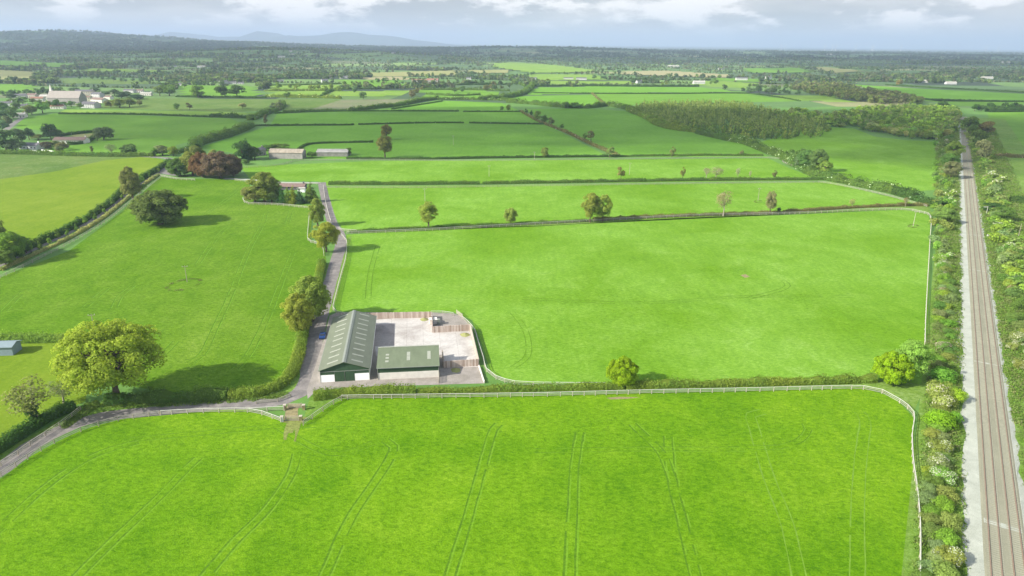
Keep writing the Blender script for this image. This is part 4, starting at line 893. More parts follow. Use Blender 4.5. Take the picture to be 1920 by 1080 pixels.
# village
house(128, 197, 44, 17, 10, R_(-2), 'stone', 'tanroof', 'big grey stone church-like hall with long brown roof in the village', 'church', 'church', 1.0, 0, True)
o = empty('spire', PG(101, 196), 0, 'thin pale bell tower at the gable of the stone church', 'bell tower'); mb = MB(); mb.box((0, 0, 8), (4, 4, 16)); mb.add([(-2, -2, 16), (2, -2, 16), (2, 2, 16), (-2, 2, 16), (0, 0, 27)], [(0, 1, 4), (1, 2, 4), (2, 3, 4), (3, 0, 4)]); mb.build('tower', M['offwhite'], o); mb = MB(); mb.box((0, -2.02, 11), (1.2, .1, 3)); mb.build('opening', M['glass'], o)
VILL = [(160, 178, 34, 12, 7, 5, 'cream', 'slate', 'cream two-storey terrace behind the church gable'), (184, 182, 22, 11, 6, -20, 'whitewall', 'slate', 'white gabled house just beyond the cream terrace'), (171, 202, 26, 14, 6, -12, 'whitewall', 'slate', 'wide white gabled house with grey roof at the village edge'),
        (187, 192, 30, 12, 5, -25, 'offwhite', 'brownroof', 'brown roofed row behind the white gabled house'), (166, 190, 12, 9, 7, 0, 'cream', 'brownroof', 'small cream house between church and gabled house'), (92, 187, 26, 12, 6, 8, 'offwhite', 'greyroof', 'pale roofed house beside the bell tower'),
        (72, 190, 20, 11, 5, 10, 'offwhite', 'redroof', 'red roofed house in front of the pale roofed house'), (38, 184, 22, 10, 5, 12, 'whitewall', 'slate', 'white village house partly behind green garden trees'), (62, 183, 18, 10, 5, -5, 'cream', 'brownroof', 'cream house behind the red roofed one'),
        (110, 204, 20, 9, 4, 5, 'offwhite', 'redroof', 'low rust-roofed outbuilding under the church wall'), (95, 197, 18, 8, 4, 0, 'whitewall', 'greyroof', 'low white outbuilding left of the church foot'), (40, 203, 20, 9, 4, 20, 'offwhite', 'slate', 'grey house front among the village trees'),
        (14, 199, 18, 9, 5, 10, 'whitewall', 'slate', 'white house at the outer end of the village'), (38, 220, 16, 9, 4, 15, 'offwhite', 'greyroof', 'pale flat-looking roof by the road junction'), (205, 186, 14, 8, 4, -20, 'offwhite', 'brownroof', 'small brown roofed house at the end of the village'),
        (244, 174, 24, 10, 5, -10, 'whitewall', 'slate', 'white gabled bungalow beyond the dark yews'), (275, 179, 22, 8, 4, 0, 'offwhite', 'greyroof', 'long pale low house behind dark trees'), (262, 174, 16, 9, 4, 5, 'offwhite', 'brownroof', 'brown roofed house between the two pale ones')]
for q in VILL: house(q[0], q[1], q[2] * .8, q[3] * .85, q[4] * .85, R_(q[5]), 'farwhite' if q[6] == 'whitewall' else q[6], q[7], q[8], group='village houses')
FARH = [(335, 161, 26, 9, 4, -3, 'white bungalow at the end of a row by the far road'), (362, 157, 14, 9, 4, 20, 'white cottage with pointed gable by the far road'), (404, 153, 18, 9, 4, 10, 'white cottage partly behind hedges on the far road'), (419, 158, 22, 10, 7, 50, 'tall white gabled farmhouse, brightest on the far road'), (435, 158, 26, 9, 4, 0, 'long low white range beside the tall farmhouse'), (452, 158, 16, 8, 3, 0, 'short white outbuilding after the long low range'),
        (525, 154, 22, 9, 4, 15, 'white cottage among flowering hedges'), (609, 155, 20, 10, 7, 30, 'white farmhouse with grey roof amid bright fields'), (620, 147, 20, 9, 6, -10, 'white house just behind the farmhouse amid bright fields'), (378, 127, 34, 12, 5, 2, 'wide pale glasshouse-like shed on the slope'), (328, 126, 14, 9, 4, 20, 'lone white cottage on the left slope'),
        (425, 112, 34, 12, 6, 0, 'long pink-white house high on the wooded knoll'), (452, 101, 26, 10, 6, 0, 'white house near the top of the wooded knoll'), (528, 108, 40, 12, 7, 5, 'white farmhouse on the knoll crest'), (549, 104, 40, 12, 8, -5, 'larger white house on the knoll crest'), (545, 97, 20, 10, 7, 0, 'tiny white house above the crest houses'), (573, 106, 24, 10, 5, 0, 'low white house to the side of the crest houses'),
        (645, 148, 28, 10, 6, -15, 'grey and white house at the edge of the tan fields'), (786, 154, 46, 12, 5, -6, 'long red roofed barn in the middle distance'), (812, 155, 36, 18, 7, -10, 'pale grey farm shed beside the red roofed barn'), (879, 151, 16, 10, 7, 0, 'square white house standing alone by a hedge'), (738, 101, 30, 12, 7, 10, 'tiny white cottage high on the far slope'),
        (1000, 149, 24, 9, 4, 0, 'white bungalow by the lone round trees'), (1066, 149, 34, 10, 4, -6, 'long white bungalow in a row of two'), (1090, 150, 36, 10, 5, -3, 'second long white bungalow with darker roof'), (1198, 156, 22, 10, 6, 30, 'bright white gabled cottage under dark trees'), (1262, 127, 60, 16, 7, 0, 'long white shed far beyond the tan field'),
        (1310, 158, 36, 14, 6, 2, 'white double-fronted house beside brown sheds'), (1390, 151, 40, 12, 7, -2, 'wide white house below the tan field end'), (1440, 148, 22, 10, 6, 20, 'small white house among hedges on the right'), (1727, 155, 46, 14, 5, -5, 'long white sheds near the dark copse'), (1712, 153, 22, 12, 5, 0, 'small white shed next to the purple copse'), (1782, 158, 34, 12, 5, -4, 'white roofed shed beyond the far green field'), (1555, 103, 60, 20, 9, 0, 'large pale farm complex far out on the plain'),
        (1885, 119, 60, 18, 8, 0, 'bright white shed far out near the edge of the plain'), (1365, 108, 50, 16, 8, 0, 'pale farm buildings scattered on the plain'), (1400, 110, 40, 16, 8, 0, 'low white farm row on the far plain'), (1565, 109, 40, 16, 8, 20, 'white gable far out on the plain'), (1352, 131, 30, 12, 6, 0, 'white house below the band of dark far hedges'), (1850, 148, 44, 12, 5, 0, 'thin pale roofs among far hedges')]
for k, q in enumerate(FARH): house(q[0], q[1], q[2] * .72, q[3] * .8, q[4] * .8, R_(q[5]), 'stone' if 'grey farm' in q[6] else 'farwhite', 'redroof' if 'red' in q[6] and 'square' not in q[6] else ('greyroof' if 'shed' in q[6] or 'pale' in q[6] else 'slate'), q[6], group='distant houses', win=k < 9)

# wind turbines on the horizon
def turbine():
    o = empty('wind_turbine', (0, 0, 0), 0, 'x', 'wind turbine', 'wind turbines on the horizon'); mb = MB(); mb.tube([(0, 0, 0), (0, 0, 95)], [4.2, 2.6], 8); mb.build('tower', M['turb'], o)
    mb = MB(); mb.box((0, 2, 96.5), (4, 11, 4)); nc = mb.build('nacelle', M['turb'], o)
    for k in range(3):
        a = 0.3 + k * 2.094; mb = MB(); mb.add([(-1.6, -4.4, 0), (1.6, -4.4, 0), (1.4, -4.4, 12), (.4, -4.4, 48), (-.4, -4.4, 48), (-1.6, -4.4, 12), (-1.6, -4.0, 0), (1.6, -4.0, 0), (1.4, -4.0, 12), (.4, -4.2, 48), (-.4, -4.2, 48), (-1.6, -4.0, 12)], [(0, 1, 2, 3, 4, 5), (11, 10, 9, 8, 7, 6)] + [(i, i + 6, (i + 1) % 6 + 6, (i + 1) % 6) for i in range(6)]); b = mb.build('blade', M['turb'], o); b.rotation_euler = (0, a, 0); b.location = (0, 0, 96.5)
    return o
t0_ = turbine(); TX = [(1465, 'single turbine first from the open plain end'), (1493, 'turbine standing alone next to the first one'), (1541, 'turbine opening the main horizon cluster'), (1560, 'turbine second in the main horizon cluster'), (1573, 'turbine third in the main horizon cluster'), (1590, 'turbine fourth in the main horizon cluster'), (1622, 'bright turbine after the main horizon cluster'), (1665, 'turbine of the widely spaced pair, inner one'), (1681, 'turbine of the widely spaced pair, outer one'), (1843, 'lone turbine far out above the railway'), (1886, 'last turbine near the edge of the view')]
for k, (px_, lb) in enumerate(TX):
    if k == 0: c = t0_
    else:
        c = t0_.copy(); COL.objects.link(c)
        for ch in t0_.children:
            e = ch.copy(); link(e, c)
    d = ray(px_, 86); tt = 13500 / d.y; c.location = (d.x * tt, 13500 + 600 * math.sin(k * 2), 0); c['label'] = lb; c.rotation_euler = (0, 0, 0.4 * math.sin(k))

# poles
def pole(px, by, ty, label, arm=True, mat='wood', ring=False):
    b = P(px, by); d = ray(px, ty); t = math.hypot(b.x, b.y) / math.hypot(d.x, d.y); h = max(6.0, CAM_H + d.z * t); o = empty('utility_pole', b, 0.3, label, 'utility pole', 'electricity poles'); mb = MB(); mb.tube([(0, 0, 0), (0, 0, h)], [.13, .08], 7); mb.build('pole', M[mat], o)
    if arm:
        mb = MB(); mb.box((0, 0, h - .5), (2.0, .12, .14)); ca = mb.build('crossarm', M['wood'], o)
        for x in (-.85, .85, 0): mb = MB(); mb.tube([(x, 0, h - .43), (x, 0, h - .1)], [.07, .05], 6); mb.build('insulator', M['white'], ca)
    return b
pole(351, 529, 497, 'timber pole standing in the scrubby ring in the left pasture'); pole(178, 622, 595, 'pole at the end of the clipped hedge beside the big tree'); pole(797, 377, 353, 'pale pole above the first lone tree in the strip pasture', mat='postc'); pole(917, 331, 310, 'thin pole in the narrow far pasture', mat='postc'); pole(1180, 328, 305, 'thin pole beside the small tree in the narrow far pasture', mat='postc')
pole(1421, 377, 352, 'pole with a weedy base in the strip pasture'); pole(1712, 424, 395, 'faint pole with a weedy base near the railway corner', mat='postc'); pole(850, 272, 254, 'slender pole in the big shaded field', mat='postc'); pole(1002, 299, 286, 'short pole at the fence under the shaded field', mat='postc'); pole(595, 420, 406, 'pole between the lane trees', mat='postc')
pole(1907, 452, 418, 'leaning bare pole in scrub outside the railway', arm=False)
o = empty('rail_signal', T(262, 5.2), 0, 'small white lineside cabinet beside the railway', 'cabinet'); mb = MB(); mb.box((0, 0, .7), (.9, .6, 1.4)); mb.build('box', M['white'], o); mb = MB(); mb.box((0, 0, 1.45), (1.0, .7, .1)); mb.build('lid', M['ridge'], o)
o = empty('rail_signal_post', T(318, 6.2), 0, 'white railway signal arm standing by the line', 'signal'); mb = MB(); mb.tube([(0, 0, 0), (0, 0, 4.5)], [.12, .1], 7); mb.build('post', M['white'], o); mb = MB(); mb.box((-1.1, 0, 4.2), (2.2, .15, .3)); mb.build('arm', M['white'], o)

# ------------------------------------------------------------------ hedges (photo points trace the foot)
def H(pts, w, h, label, **k): return hedge([PG(*p) for p in pts], w, h, label, **k)
H([(604, 494), (596, 530), (588, 560), (575, 598), (566, 640), (557, 680), (545, 706), (520, 728), (480, 741), (430, 745)], 3.0, 2.2, 'yellow-green hedge along the field side of the farm lane bend', col='olive', leaf=0.30)
H([(428, 745), (380, 748), (330, 750), (290, 751), (240, 752), (200, 755)], 3.4, 2.3, 'dark ragged hedge running under the big spreading tree', col='mid', leaf=0.32, rough_=0.6)
H([(588, 748), (640, 742), (700, 740), (780, 738)], 2.8, 2.3, 'thick hedge in front of the green barn', col='olive', leaf=0.28)
H([(782, 738), (900, 735), (1000, 732), (1100, 730), (1170, 728)], 2.2, 1.7, 'roadside-height hedge from the yard corner to the round tree', col='olive', leaf=0.28)
H([(1172, 728), (1300, 724), (1420, 721), (1540, 718), (1640, 714)], 2.6, 1.9, 'hedge from the round tree to the pair of yellow trees', col='olive', leaf=0.30, rough_=0.5)
H([(-120, 641), (0, 641), (80, 640), (166, 638)], 3.0, 2.6, 'clipped leafy hedge behind the blue-grey shed', col='spring', leaf=0.34, rough_=0.2)
H([(-120, 905), (-40, 868), (0, 845), (50, 812), (95, 785), (140, 766)], 2.8, 2.6, 'dark laurel-like hedge at the lawn edge beside the lane', col='dark', leaf=0.32, rough_=0.25)
H([(655, 436), (760, 431), (900, 424), (1000, 420), (1110, 415)], 2.0, 1.3, 'low hedge between pastures, lane half, under the lone trees', col='mid', leaf=0.4, rough_=0.5)
H([(1112, 414), (1250, 407), (1400, 402), (1500, 397), (1600, 390), (1700, 386), (1742, 386)], 2.4, 1.5, 'low brownish hedge between pastures, railway half', col='brownish', leaf=0.42, rough_=0.5)
H([(616, 346), (760, 346), (900, 345)], 2.8, 1.9, 'clipped dark hedge behind the strip pasture, lane half', col='mid', leaf=0.5)
H([(905, 345), (1100, 342), (1300, 339), (1560, 337)], 2.8, 1.9, 'clipped dark hedge behind the strip pasture, far half', col='mid', leaf=0.55)
H([(650, 298), (800, 299), (900, 297), (1050, 295), (1140, 294)], 2.6, 1.8, 'hedge along the foot of the big shaded field', col='dark', leaf=0.6)
H([(1142, 294), (1300, 292), (1430, 292)], 2.6, 1.6, 'hedge along the foot of the second shaded field', col='mid', leaf=0.6)
H([(0, 494), (60, 464), (120, 436), (168, 409), (205, 384), (242, 352), (282, 328), (322, 303)], 3.0, 2.8, 'dark tall hedge on the lime field side of the avenue lane', col='dark', leaf=0.5, rough_=0.4)
H([(0, 508), (60, 480), (130, 447), (188, 413), (230, 380), (270, 347), (298, 328)], 1.8, 1.1, 'pale weedy hedge bank on the pasture side of the avenue lane', col='pale', leaf=0.4, rough_=0.6)
for k, (pts, w, h, lb, col) in enumerate([
    ([(-20, 288), (60, 289), (110, 291), (200, 293), (290, 293)], 5, 3.0, 'scrubby roadside hedge above the lime green field', 'mid'),
    ([(366, 280), (375, 270), (420, 258), (450, 247), (470, 238)], 9, 6.0, 'tall dense belt of hedge climbing diagonally behind the copper beech', 'mid'),
    ([(472, 237), (500, 236), (640, 235), (663, 234)], 2.6, 1.7, 'thin dark hedge line, near one of two parallel lines, village half', 'dark'),
    ([(672, 234), (800, 231), (870, 231)], 2.6, 1.7, 'thin dark hedge line, near one of two parallel lines, middle stretch', 'dark'),
    ([(880, 231), (1000, 233), (1022, 233)], 2.6, 1.7, 'thin dark hedge line, near one of two parallel lines, end stretch', 'dark'),
    ([(515, 213), (640, 209), (860, 209)], 2.6, 1.7, 'thin dark hedge line, farther of two parallel lines, village half', 'dark'),
    ([(868, 210), (976, 210)], 2.6, 1.7, 'thin dark hedge line, farther of two parallel lines, end stretch', 'dark'),
    ([(560, 281), (580, 271), (640, 268), (700, 267)], 2.6, 1.6, 'faint short hedge line behind the rust-roofed farm building', 'dark'),
    ([(976, 209), (1010, 228), (1060, 248), (1110, 272), (1160, 293)], 3.2, 2.2, 'diagonal hedge with small trees between the shaded fields', 'brownish'),
    ([(470, 226), (500, 214), (525, 204), (530, 196)], 8, 5.0, 'bushy hedge rising diagonally to the pair of tall poplars', 'mid'),
    ([(395, 219), (440, 221), (475, 222)], 6, 4.0, 'short dark bushy hedge at the tip of the lit strip', 'dark'),
    ([(110, 214), (250, 215), (400, 220)], 2.6, 2.0, 'thin hedge in front of the brightest strip by the village', 'dark'),
    ([(530, 210), (600, 208), (650, 208)], 2.6, 2.4, 'low hedge with white blossom past the poplars', 'mid'),
    ([(655, 209), (700, 204), (750, 198), (790, 190), (820, 186)], 7, 5, 'thick curved dark hedge sweeping up to the middle fields', 'mid'),
    ([(820, 187), (880, 187), (950, 189)], 5, 4, 'bushy hedge with blossom along the top of the middle fields', 'mid'),
    ([(900, 188), (930, 186), (955, 183), (975, 178), (990, 172), (1000, 160)], 10, 7, 'wide tree-like hedge mass at the head of the middle fields', 'mid'),
    ([(952, 192), (1000, 196), (1050, 201), (1100, 203), (1140, 199), (1180, 206)], 8, 5.5, 'long dark hedge winding past two round bright trees', 'mid'),
    ([(1182, 208), (1215, 222), (1240, 236), (1270, 243), (1310, 248)], 12, 5, 'overgrown hedge at the lower edge of the plantation', 'olive'),
    ([(1310, 250), (1360, 262), (1400, 270), (1430, 282), (1470, 296)], 9, 5, 'overgrown blossoming hedge from plantation to railway fields', 'mid'),
    ([(1470, 297), (1500, 315), (1530, 330), (1560, 338), (1620, 350), (1680, 362)], 9, 4.5, 'blossom-flecked hedge behind the curving white fence', 'mid'),
    ([(1680, 363), (1710, 372), (1745, 384), (1770, 392)], 8, 4.5, 'dark bushy hedge reaching the railway corner', 'dark'),
    ([(1110, 176), (1120, 185), (1135, 197)], 3, 2.5, 'short brown hedge dividing green and lit field', 'brownish'),
    ([(1000, 175), (1110, 176), (1250, 177), (1400, 176), (1500, 190)], 2.6, 2, 'long thin hedge under the far striped fields', 'dark'),
    ([(990, 163), (1100, 162), (1200, 163), (1310, 163)], 5, 4.5, 'dense dark hedge behind the far long field', 'dark'),
    ([(960, 143), (960, 150), (985, 163)], 5, 4, 'hedge spur beside the white bungalow', 'mid'),
    ([(790, 169), (870, 169), (955, 171)], 5, 3.5, 'third of the stacked far hedges', 'mid'),
    ([(800, 178), (850, 180), (900, 179)], 5, 3.5, 'second of the stacked far hedges', 'mid'),
    ([(820, 160), (960, 159)], 5, 3.5, 'topmost of the stacked far hedges', 'dark'),
    ([(640, 168), (700, 167), (760, 166)], 6, 4, 'hedge below the lit patch before the red roofed barn', 'mid'),
    ([(495, 171), (640, 171)], 6, 4, 'blossoming hedge through the bright small fields', 'olive'),
    ([(500, 182), (600, 184), (640, 185)], 6, 4.5, 'blossoming hedge below the bright small fields', 'olive'),
    ([(495, 161), (560, 160), (640, 158)], 4, 3, 'hedge above the bright small fields', 'mid'),
    ([(600, 184), (620, 172), (645, 163)], 5, 3.5, 'dark hedge slanting between the bright small fields', 'dark'),
    ([(330, 182), (400, 183), (480, 184), (500, 184)], 4, 3, 'hedge foot of the field with the big round trees', 'dark'),
    ([(1850, 210), (1960, 209)], 8, 6, 'row-like dark hedge at the head of the field beyond the railway', 'dark'),
    ([(1865, 294), (1960, 297)], 4, 3, 'thin hedge between the two fields beyond the railway', 'brownish'),
    ([(1893, 379), (1960, 384)], 6, 4, 'dark hedge at the foot of the fields beyond the railway', 'dark'),
    ([(1720, 186), (1800, 189), (1960, 192)], 3, 2.5, 'ruler-straight far hedge past the railway wood', 'dark'),
    ([(1660, 160), (1760, 166), (1960, 176)], 4, 3, 'far hedge above the wide green far field', 'dark'),
    ([(110, 262), (118, 255), (178, 248), (200, 247)], 3, 2.5, 'garden hedge behind the yellow lawn', 'dark'),
    ([(128, 272), (160, 268), (178, 258), (200, 248)], 3, 2.5, 'garden hedge in front of the yellow lawn bungalow', 'dark'),
    ([(330, 288), (350, 284), (366, 280)], 5, 3.5, 'short hedge by the road junction trees', 'mid'),
    ([(735, 205), (830, 190)], 2.4, 1.6, 'faint hedge between middle shaded strips', 'dark'),
    ]):
    D_ = PG(*pts[0]).y; H(pts, w, h, lb, col=col, leaf=0.75 if D_ < 800 else 1.2, dens=0.9, rough_=0.6 if h > 3 else 0.3, flower=0.10 if 'blossom' in lb else 0.012)

# ------------------------------------------------------------------ near and mid trees, one by one
t = tree_px
t('tree', 'oakA', 220, 748, 577, 180, (0.205, 0.275, 0.035), 'biggest tree, spreading yellow-green crown over the lane hedge', rz=0.5)
t('tree', 'sparse', 72, 795, 694, 90, (0.14, 0.175, 0.07), 'half-bare pale tree with ivy on its trunk beside the laurel hedge')
t('tree', 'ivycol', 66, 797, 745, 22, 'dark', 'dense dark ivy column wrapping a trunk by the laurel hedge', 'ivy')
t('tree', 'sparse', 120, 755, 705, 55, (0.15, 0.17, 0.08), 'thin brushy tree between the big tree and the half-bare one')
t('tree', 'domeA', 1166, 722, 660, 58, (0.205, 0.29, 0.014), 'round bright lime tree alone on the long front hedge')
t('tree', 'domeA', 1668, 718, 648, 66, (0.20, 0.29, 0.012), 'bright yellow-green tree at the railway corner, lower of the pair')
t('tree', 'oakB', 1706, 712, 628, 66, (0.19, 0.29, 0.06), 'taller duller tree behind the bright one at the railway corner')
t('tree', 'tallD', 586, 602, 506, 70, (0.20, 0.255, 0.045), 'golden-green lane tree, farther of the two beside the barn')
t('tree', 'tallD', 562, 628, 540, 56, (0.20, 0.26, 0.045), 'golden-green lane tree, nearer of the two beside the barn')
t('tree', 'oakB', 612, 472, 412, 50, (0.22, 0.27, 0.04), 'golden round tree where the lane meets the two pastures')
t('tree', 'tallD', 596, 424, 368, 30, (0.18, 0.22, 0.05), 'brownish-gold lane tree behind the golden round one')
t('tree', 'domeA', 302, 420, 347, 94, (0.13, 0.16, 0.05), 'wide dark dome-shaped tree standing alone in the pasture')
t('tree', 'tallD', 250, 374, 308, 38, (0.17, 0.20, 0.07), 'tall pale brushy tree on the avenue lane')
t('tree', 'midT0', 262, 362, 326, 26, 'mid', 'short dark tree tucked behind the tall avenue tree')
t('copper_beech', 'domeA', 414, 333, 279, 64, 'copper', 'copper-red beech, larger of the two red crowns')
t('copper_beech', 'domeA', 380, 332, 281, 44, (0.14, 0.098, 0.058), 'copper-red beech on the road side of the larger red one')
t('copper_beech', 'domeA', 438, 330, 286, 34, (0.105, 0.08, 0.05), 'darker copper beech on the farm side of the larger red one')
t('tree', 'tallD', 405, 328, 277, 30, (0.17, 0.24, 0.07), 'fresh green top showing between the two red crowns')
t('tree', 'tallD', 362, 329, 281, 40, (0.16, 0.21, 0.05), 'light green tree beside the copper beeches')
t('tree', 'domeA', 338, 330, 292, 42, (0.08, 0.15, 0.04), 'dark glossy tree at the road junction')
t('tree', 'oakB', 368, 316, 270, 36, (0.12, 0.16, 0.05), 'dull green tree rising behind the light green one')
for k, (x, y, ty, w, c, lb) in enumerate([(455, 300, 262, 42, 'dark', 'dark yew-like tree behind the copper beeches, first'), (478, 299, 272, 30, 'dark', 'dark tree beside the stone cottage'), (500, 283, 270, 26, 'mid', 'round green tree above the stone cottage'), (525, 281, 268, 40, (0.10, 0.17, 0.04), 'wide green tree behind the rust-roofed building'),
    (461, 308, 297, 18, (0.08, 0.15, 0.04), 'small round bush-like tree below the stone cottage'), (585, 296, 283, 22, 'dark', 'dark tree between the two farm roofs'), (655, 291, 276, 12, 'mid', 'small tree at the end of the pale roofed shed')]): t('tree', 'midT%d' % (k % 3), x, y, ty, w, c, lb)
t('conifer_tree', 'conA', 464, 299, 258, 26, (0.05, 0.10, 0.035), 'tall dark conifer overtopping the copper beeches')
t('tree', 'tallD', 497, 379, 317, 58, (0.15, 0.20, 0.05), 'big rounded olive tree of the garden copse'); t('tree', 'roundA', 478, 379, 345, 46, (0.17, 0.20, 0.07), 'pale willow-like mound at the copse tip'); t('tree', 'roundA', 510, 380, 344, 36, (0.13, 0.19, 0.05), 'mid-green round tree in the middle of the copse')
t('conifer_tree', 'conA', 584, 379, 338, 27, (0.11, 0.17, 0.035), 'stout rounded conifer by the lane, end of the copse')
for k, (x, c) in enumerate([(530, (0.07, 0.15, 0.04)), (541, (0.12, 0.19, 0.03)), (551, (0.21, 0.24, 0.03)), (562, (0.06, 0.13, 0.05))]): t('conifer_tree', 'conA', x, 382, 346 + (k % 2) * 3, 19, c, ['dark green conifer of the copse screen, beside the round tree', 'green conifer of the copse screen, beside the golden one', 'golden conifer of the copse screen', 'blue-dark conifer of the copse screen, before the hut'][k])
for x, y, ty, w, c, key, lb in [(804, 428, 374, 36, (0.19, 0.25, 0.05), 'tallA', 'first of three lone leafy trees on the pasture hedge, ivy on trunk'), (957, 421, 387, 25, (0.22, 0.28, 0.06), 'roundA', 'smallest of the three lone leafy trees on the pasture hedge'), (1106, 417, 358, 34, (0.19, 0.24, 0.05), 'oakB', 'largest lone tree on the pasture hedge, first stem'), (1130, 416, 361, 32, (0.22, 0.28, 0.06), 'oakB', 'fresh green stem beside the largest lone tree'),
    (1356, 405, 354, 32, (0.22, 0.22, 0.11), 'sparse', 'pale nearly leafless tree on the pasture hedge'), (1443, 402, 355, 20, (0.20, 0.21, 0.09), 'tallA', 'narrow upright greyish tree on the pasture hedge'), (1460, 399, 388, 8, 'dark', 'ivycol', 'tiny dark bush-tree beside the narrow upright one'), (1597, 390, 371, 13, (0.22, 0.25, 0.10), 'sparse', 'small pale sapling near the railway end'), (1697, 388, 368, 10, (0.20, 0.19, 0.08), 'sparse', 'small reddish sapling at the pasture corner'),
    (1164, 337, 311, 15, (0.17, 0.18, 0.05), 'midTall0', 'slim olive tree on the far clipped hedge'), (1342, 336, 311, 26, (0.22, 0.23, 0.12), 'sparse', 'pale bare-branched tree on the far clipped hedge, wider'), (1324, 334, 313, 16, (0.21, 0.22, 0.12), 'sparse', 'pale bare-branched tree beside the wider one'), (1383, 335, 313, 10, (0.30, 0.30, 0.18), 'sparse', 'whitish sapling on the far clipped hedge'), (1406, 335, 319, 5, (0.28, 0.28, 0.18), 'sparse', 'tiny whitish sapling on the far clipped hedge'),
    (1279, 336, 312, 10, (0.19, 0.19, 0.06), 'midTall1', 'slim ivy-clad tree in the middle of the far hedge'), (1451, 336, 318, 10, (0.15, 0.15, 0.06), 'midTall1', 'dark slim tree at the end of the far hedge'), (722, 296, 250, 30, (0.17, 0.17, 0.05), 'tallA', 'tall ivy-thick tree beside the pale farm shed, lower crown'), (725, 262, 231, 22, (0.17, 0.17, 0.055), 'tallA', 'tall tree standing above the ivy-thick one'),
    (1022, 295, 275, 17, (0.14, 0.18, 0.05), 'midT0', 'small round tree at the foot of the big shaded field'), (1143, 295, 273, 16, (0.17, 0.21, 0.06), 'midTall0', 'small tree where the diagonal hedge meets the fence'), (1260, 295, 274, 12, (0.18, 0.20, 0.07), 'midTall1', 'small tree at the foot of the second shaded field'), (1390, 292, 280, 8, 'brownish', 'midTall1', 'little brown tree at the edge before the railway scrub'),
    (1108, 265, 243, 16, (0.20, 0.19, 0.07), 'midTall0', 'brown-topped tree low on the diagonal hedge'), (1097, 262, 249, 9, 'mid', 'midTall1', 'ivy tree beside the brown-topped one'), (1053, 242, 231, 9, 'mid', 'midT1', 'lone small bush-tree on the diagonal hedge'), (1034, 236, 219, 12, 'brownish', 'midTall0', 'brownish tree midway up the diagonal hedge'), (1020, 232, 214, 16, 'mid', 'midT2', 'bushy tree midway up the diagonal hedge'), (1008, 226, 207, 15, 'olive', 'midT0', 'olive bushy tree upper on the diagonal hedge'), (996, 218, 206, 7, 'dark', 'midTall1', 'dark small tree near the top of the diagonal hedge'), (987, 214, 203, 6, 'dark', 'midTall0', 'topmost dark small tree on the diagonal hedge'),
    (953, 209, 195, 10, 'olive', 'midT1', 'olive tree at the end of the farther thin hedge'), (941, 209, 198, 8, 'mid', 'midT2', 'darker tree next to the olive one on the thin hedge'), (499, 237, 213, 9, (0.15, 0.15, 0.07), 'midTall0', 'solitary columnar tree by the start of the near thin hedge'), (525, 208, 186, 16, (0.17, 0.19, 0.10), 'midTall1', 'grey-green poplar, wider of the tall pair'), (511, 208, 192, 12, (0.15, 0.18, 0.10), 'midTall0', 'grey-green poplar, narrower of the tall pair'),
    (356, 206, 192, 11, (0.15, 0.14, 0.08), 'midTall0', 'leaning brownish tree in the rough lit field'), (332, 206, 193, 12, 'mid', 'midT0', 'small green tree in the rough lit field'), (455, 203, 192, 16, 'pale', 'midT1', 'pale feathery tree in the rough lit field'),
    (372, 183, 159, 26, 'mid', 'midT0', 'round dark tree standing alone by the far road'), (417, 183, 158, 24, 'dark', 'midT1', 'first of the big round trees beyond the rough field'), (445, 183, 157, 34, 'dark', 'midT2', 'largest of the big round trees beyond the rough field'), (318, 180, 157, 28, (0.10, 0.18, 0.04), 'midT1', 'round green tree at the field corner, road side'), (300, 180, 159, 22, (0.13, 0.18, 0.05), 'midT2', 'lighter round tree next to the field corner one'), (538, 185, 170, 14, 'mid', 'midTall1', 'dark upright tree among the blossoming hedges'),
    (1060, 203, 190, 18, (0.11, 0.19, 0.04), 'midT0', 'first of two round bright trees on the winding hedge'), (1078, 203, 190, 20, (0.12, 0.21, 0.04), 'midT2', 'second of two round bright trees on the winding hedge'), (242, 291, 268, 34, (0.09, 0.15, 0.05), 'midT1', 'dark rounded tree alone in the green field by the road'), (210, 292, 268, 22, (0.16, 0.19, 0.09), 'sparse', 'thin feathery tree by the road'), (173, 287, 273, 7, (0.12, 0.13, 0.08), 'ivycol', 'little columnar trunk by the road'),
    (195, 262, 236, 36, (0.08, 0.13, 0.055), 'midT0', 'dark tree clump alone behind the yellow lawn'), (183, 264, 246, 16, (0.14, 0.17, 0.08), 'midT2', 'paler blossom-dusted tree next to the dark clump'), (305, 291, 270, 34, (0.15, 0.18, 0.08), 'midT1', 'pale bushy tree at the road bend'), (325, 293, 273, 20, 'olive', 'midT0', 'olive bushy tree at the road bend'), (291, 293, 276, 14, 'mid', 'midT2', 'small dark tree at the road bend')]:
    t('tree', key, x, y, ty, w, c, lb)
ordn = ['first', 'second', 'third', 'fourth', 'fifth', 'sixth', 'seventh', 'eighth', 'ninth', 'tenth', 'eleventh', 'twelfth', 'thirteenth', 'fourteenth', 'fifteenth', 'sixteenth']
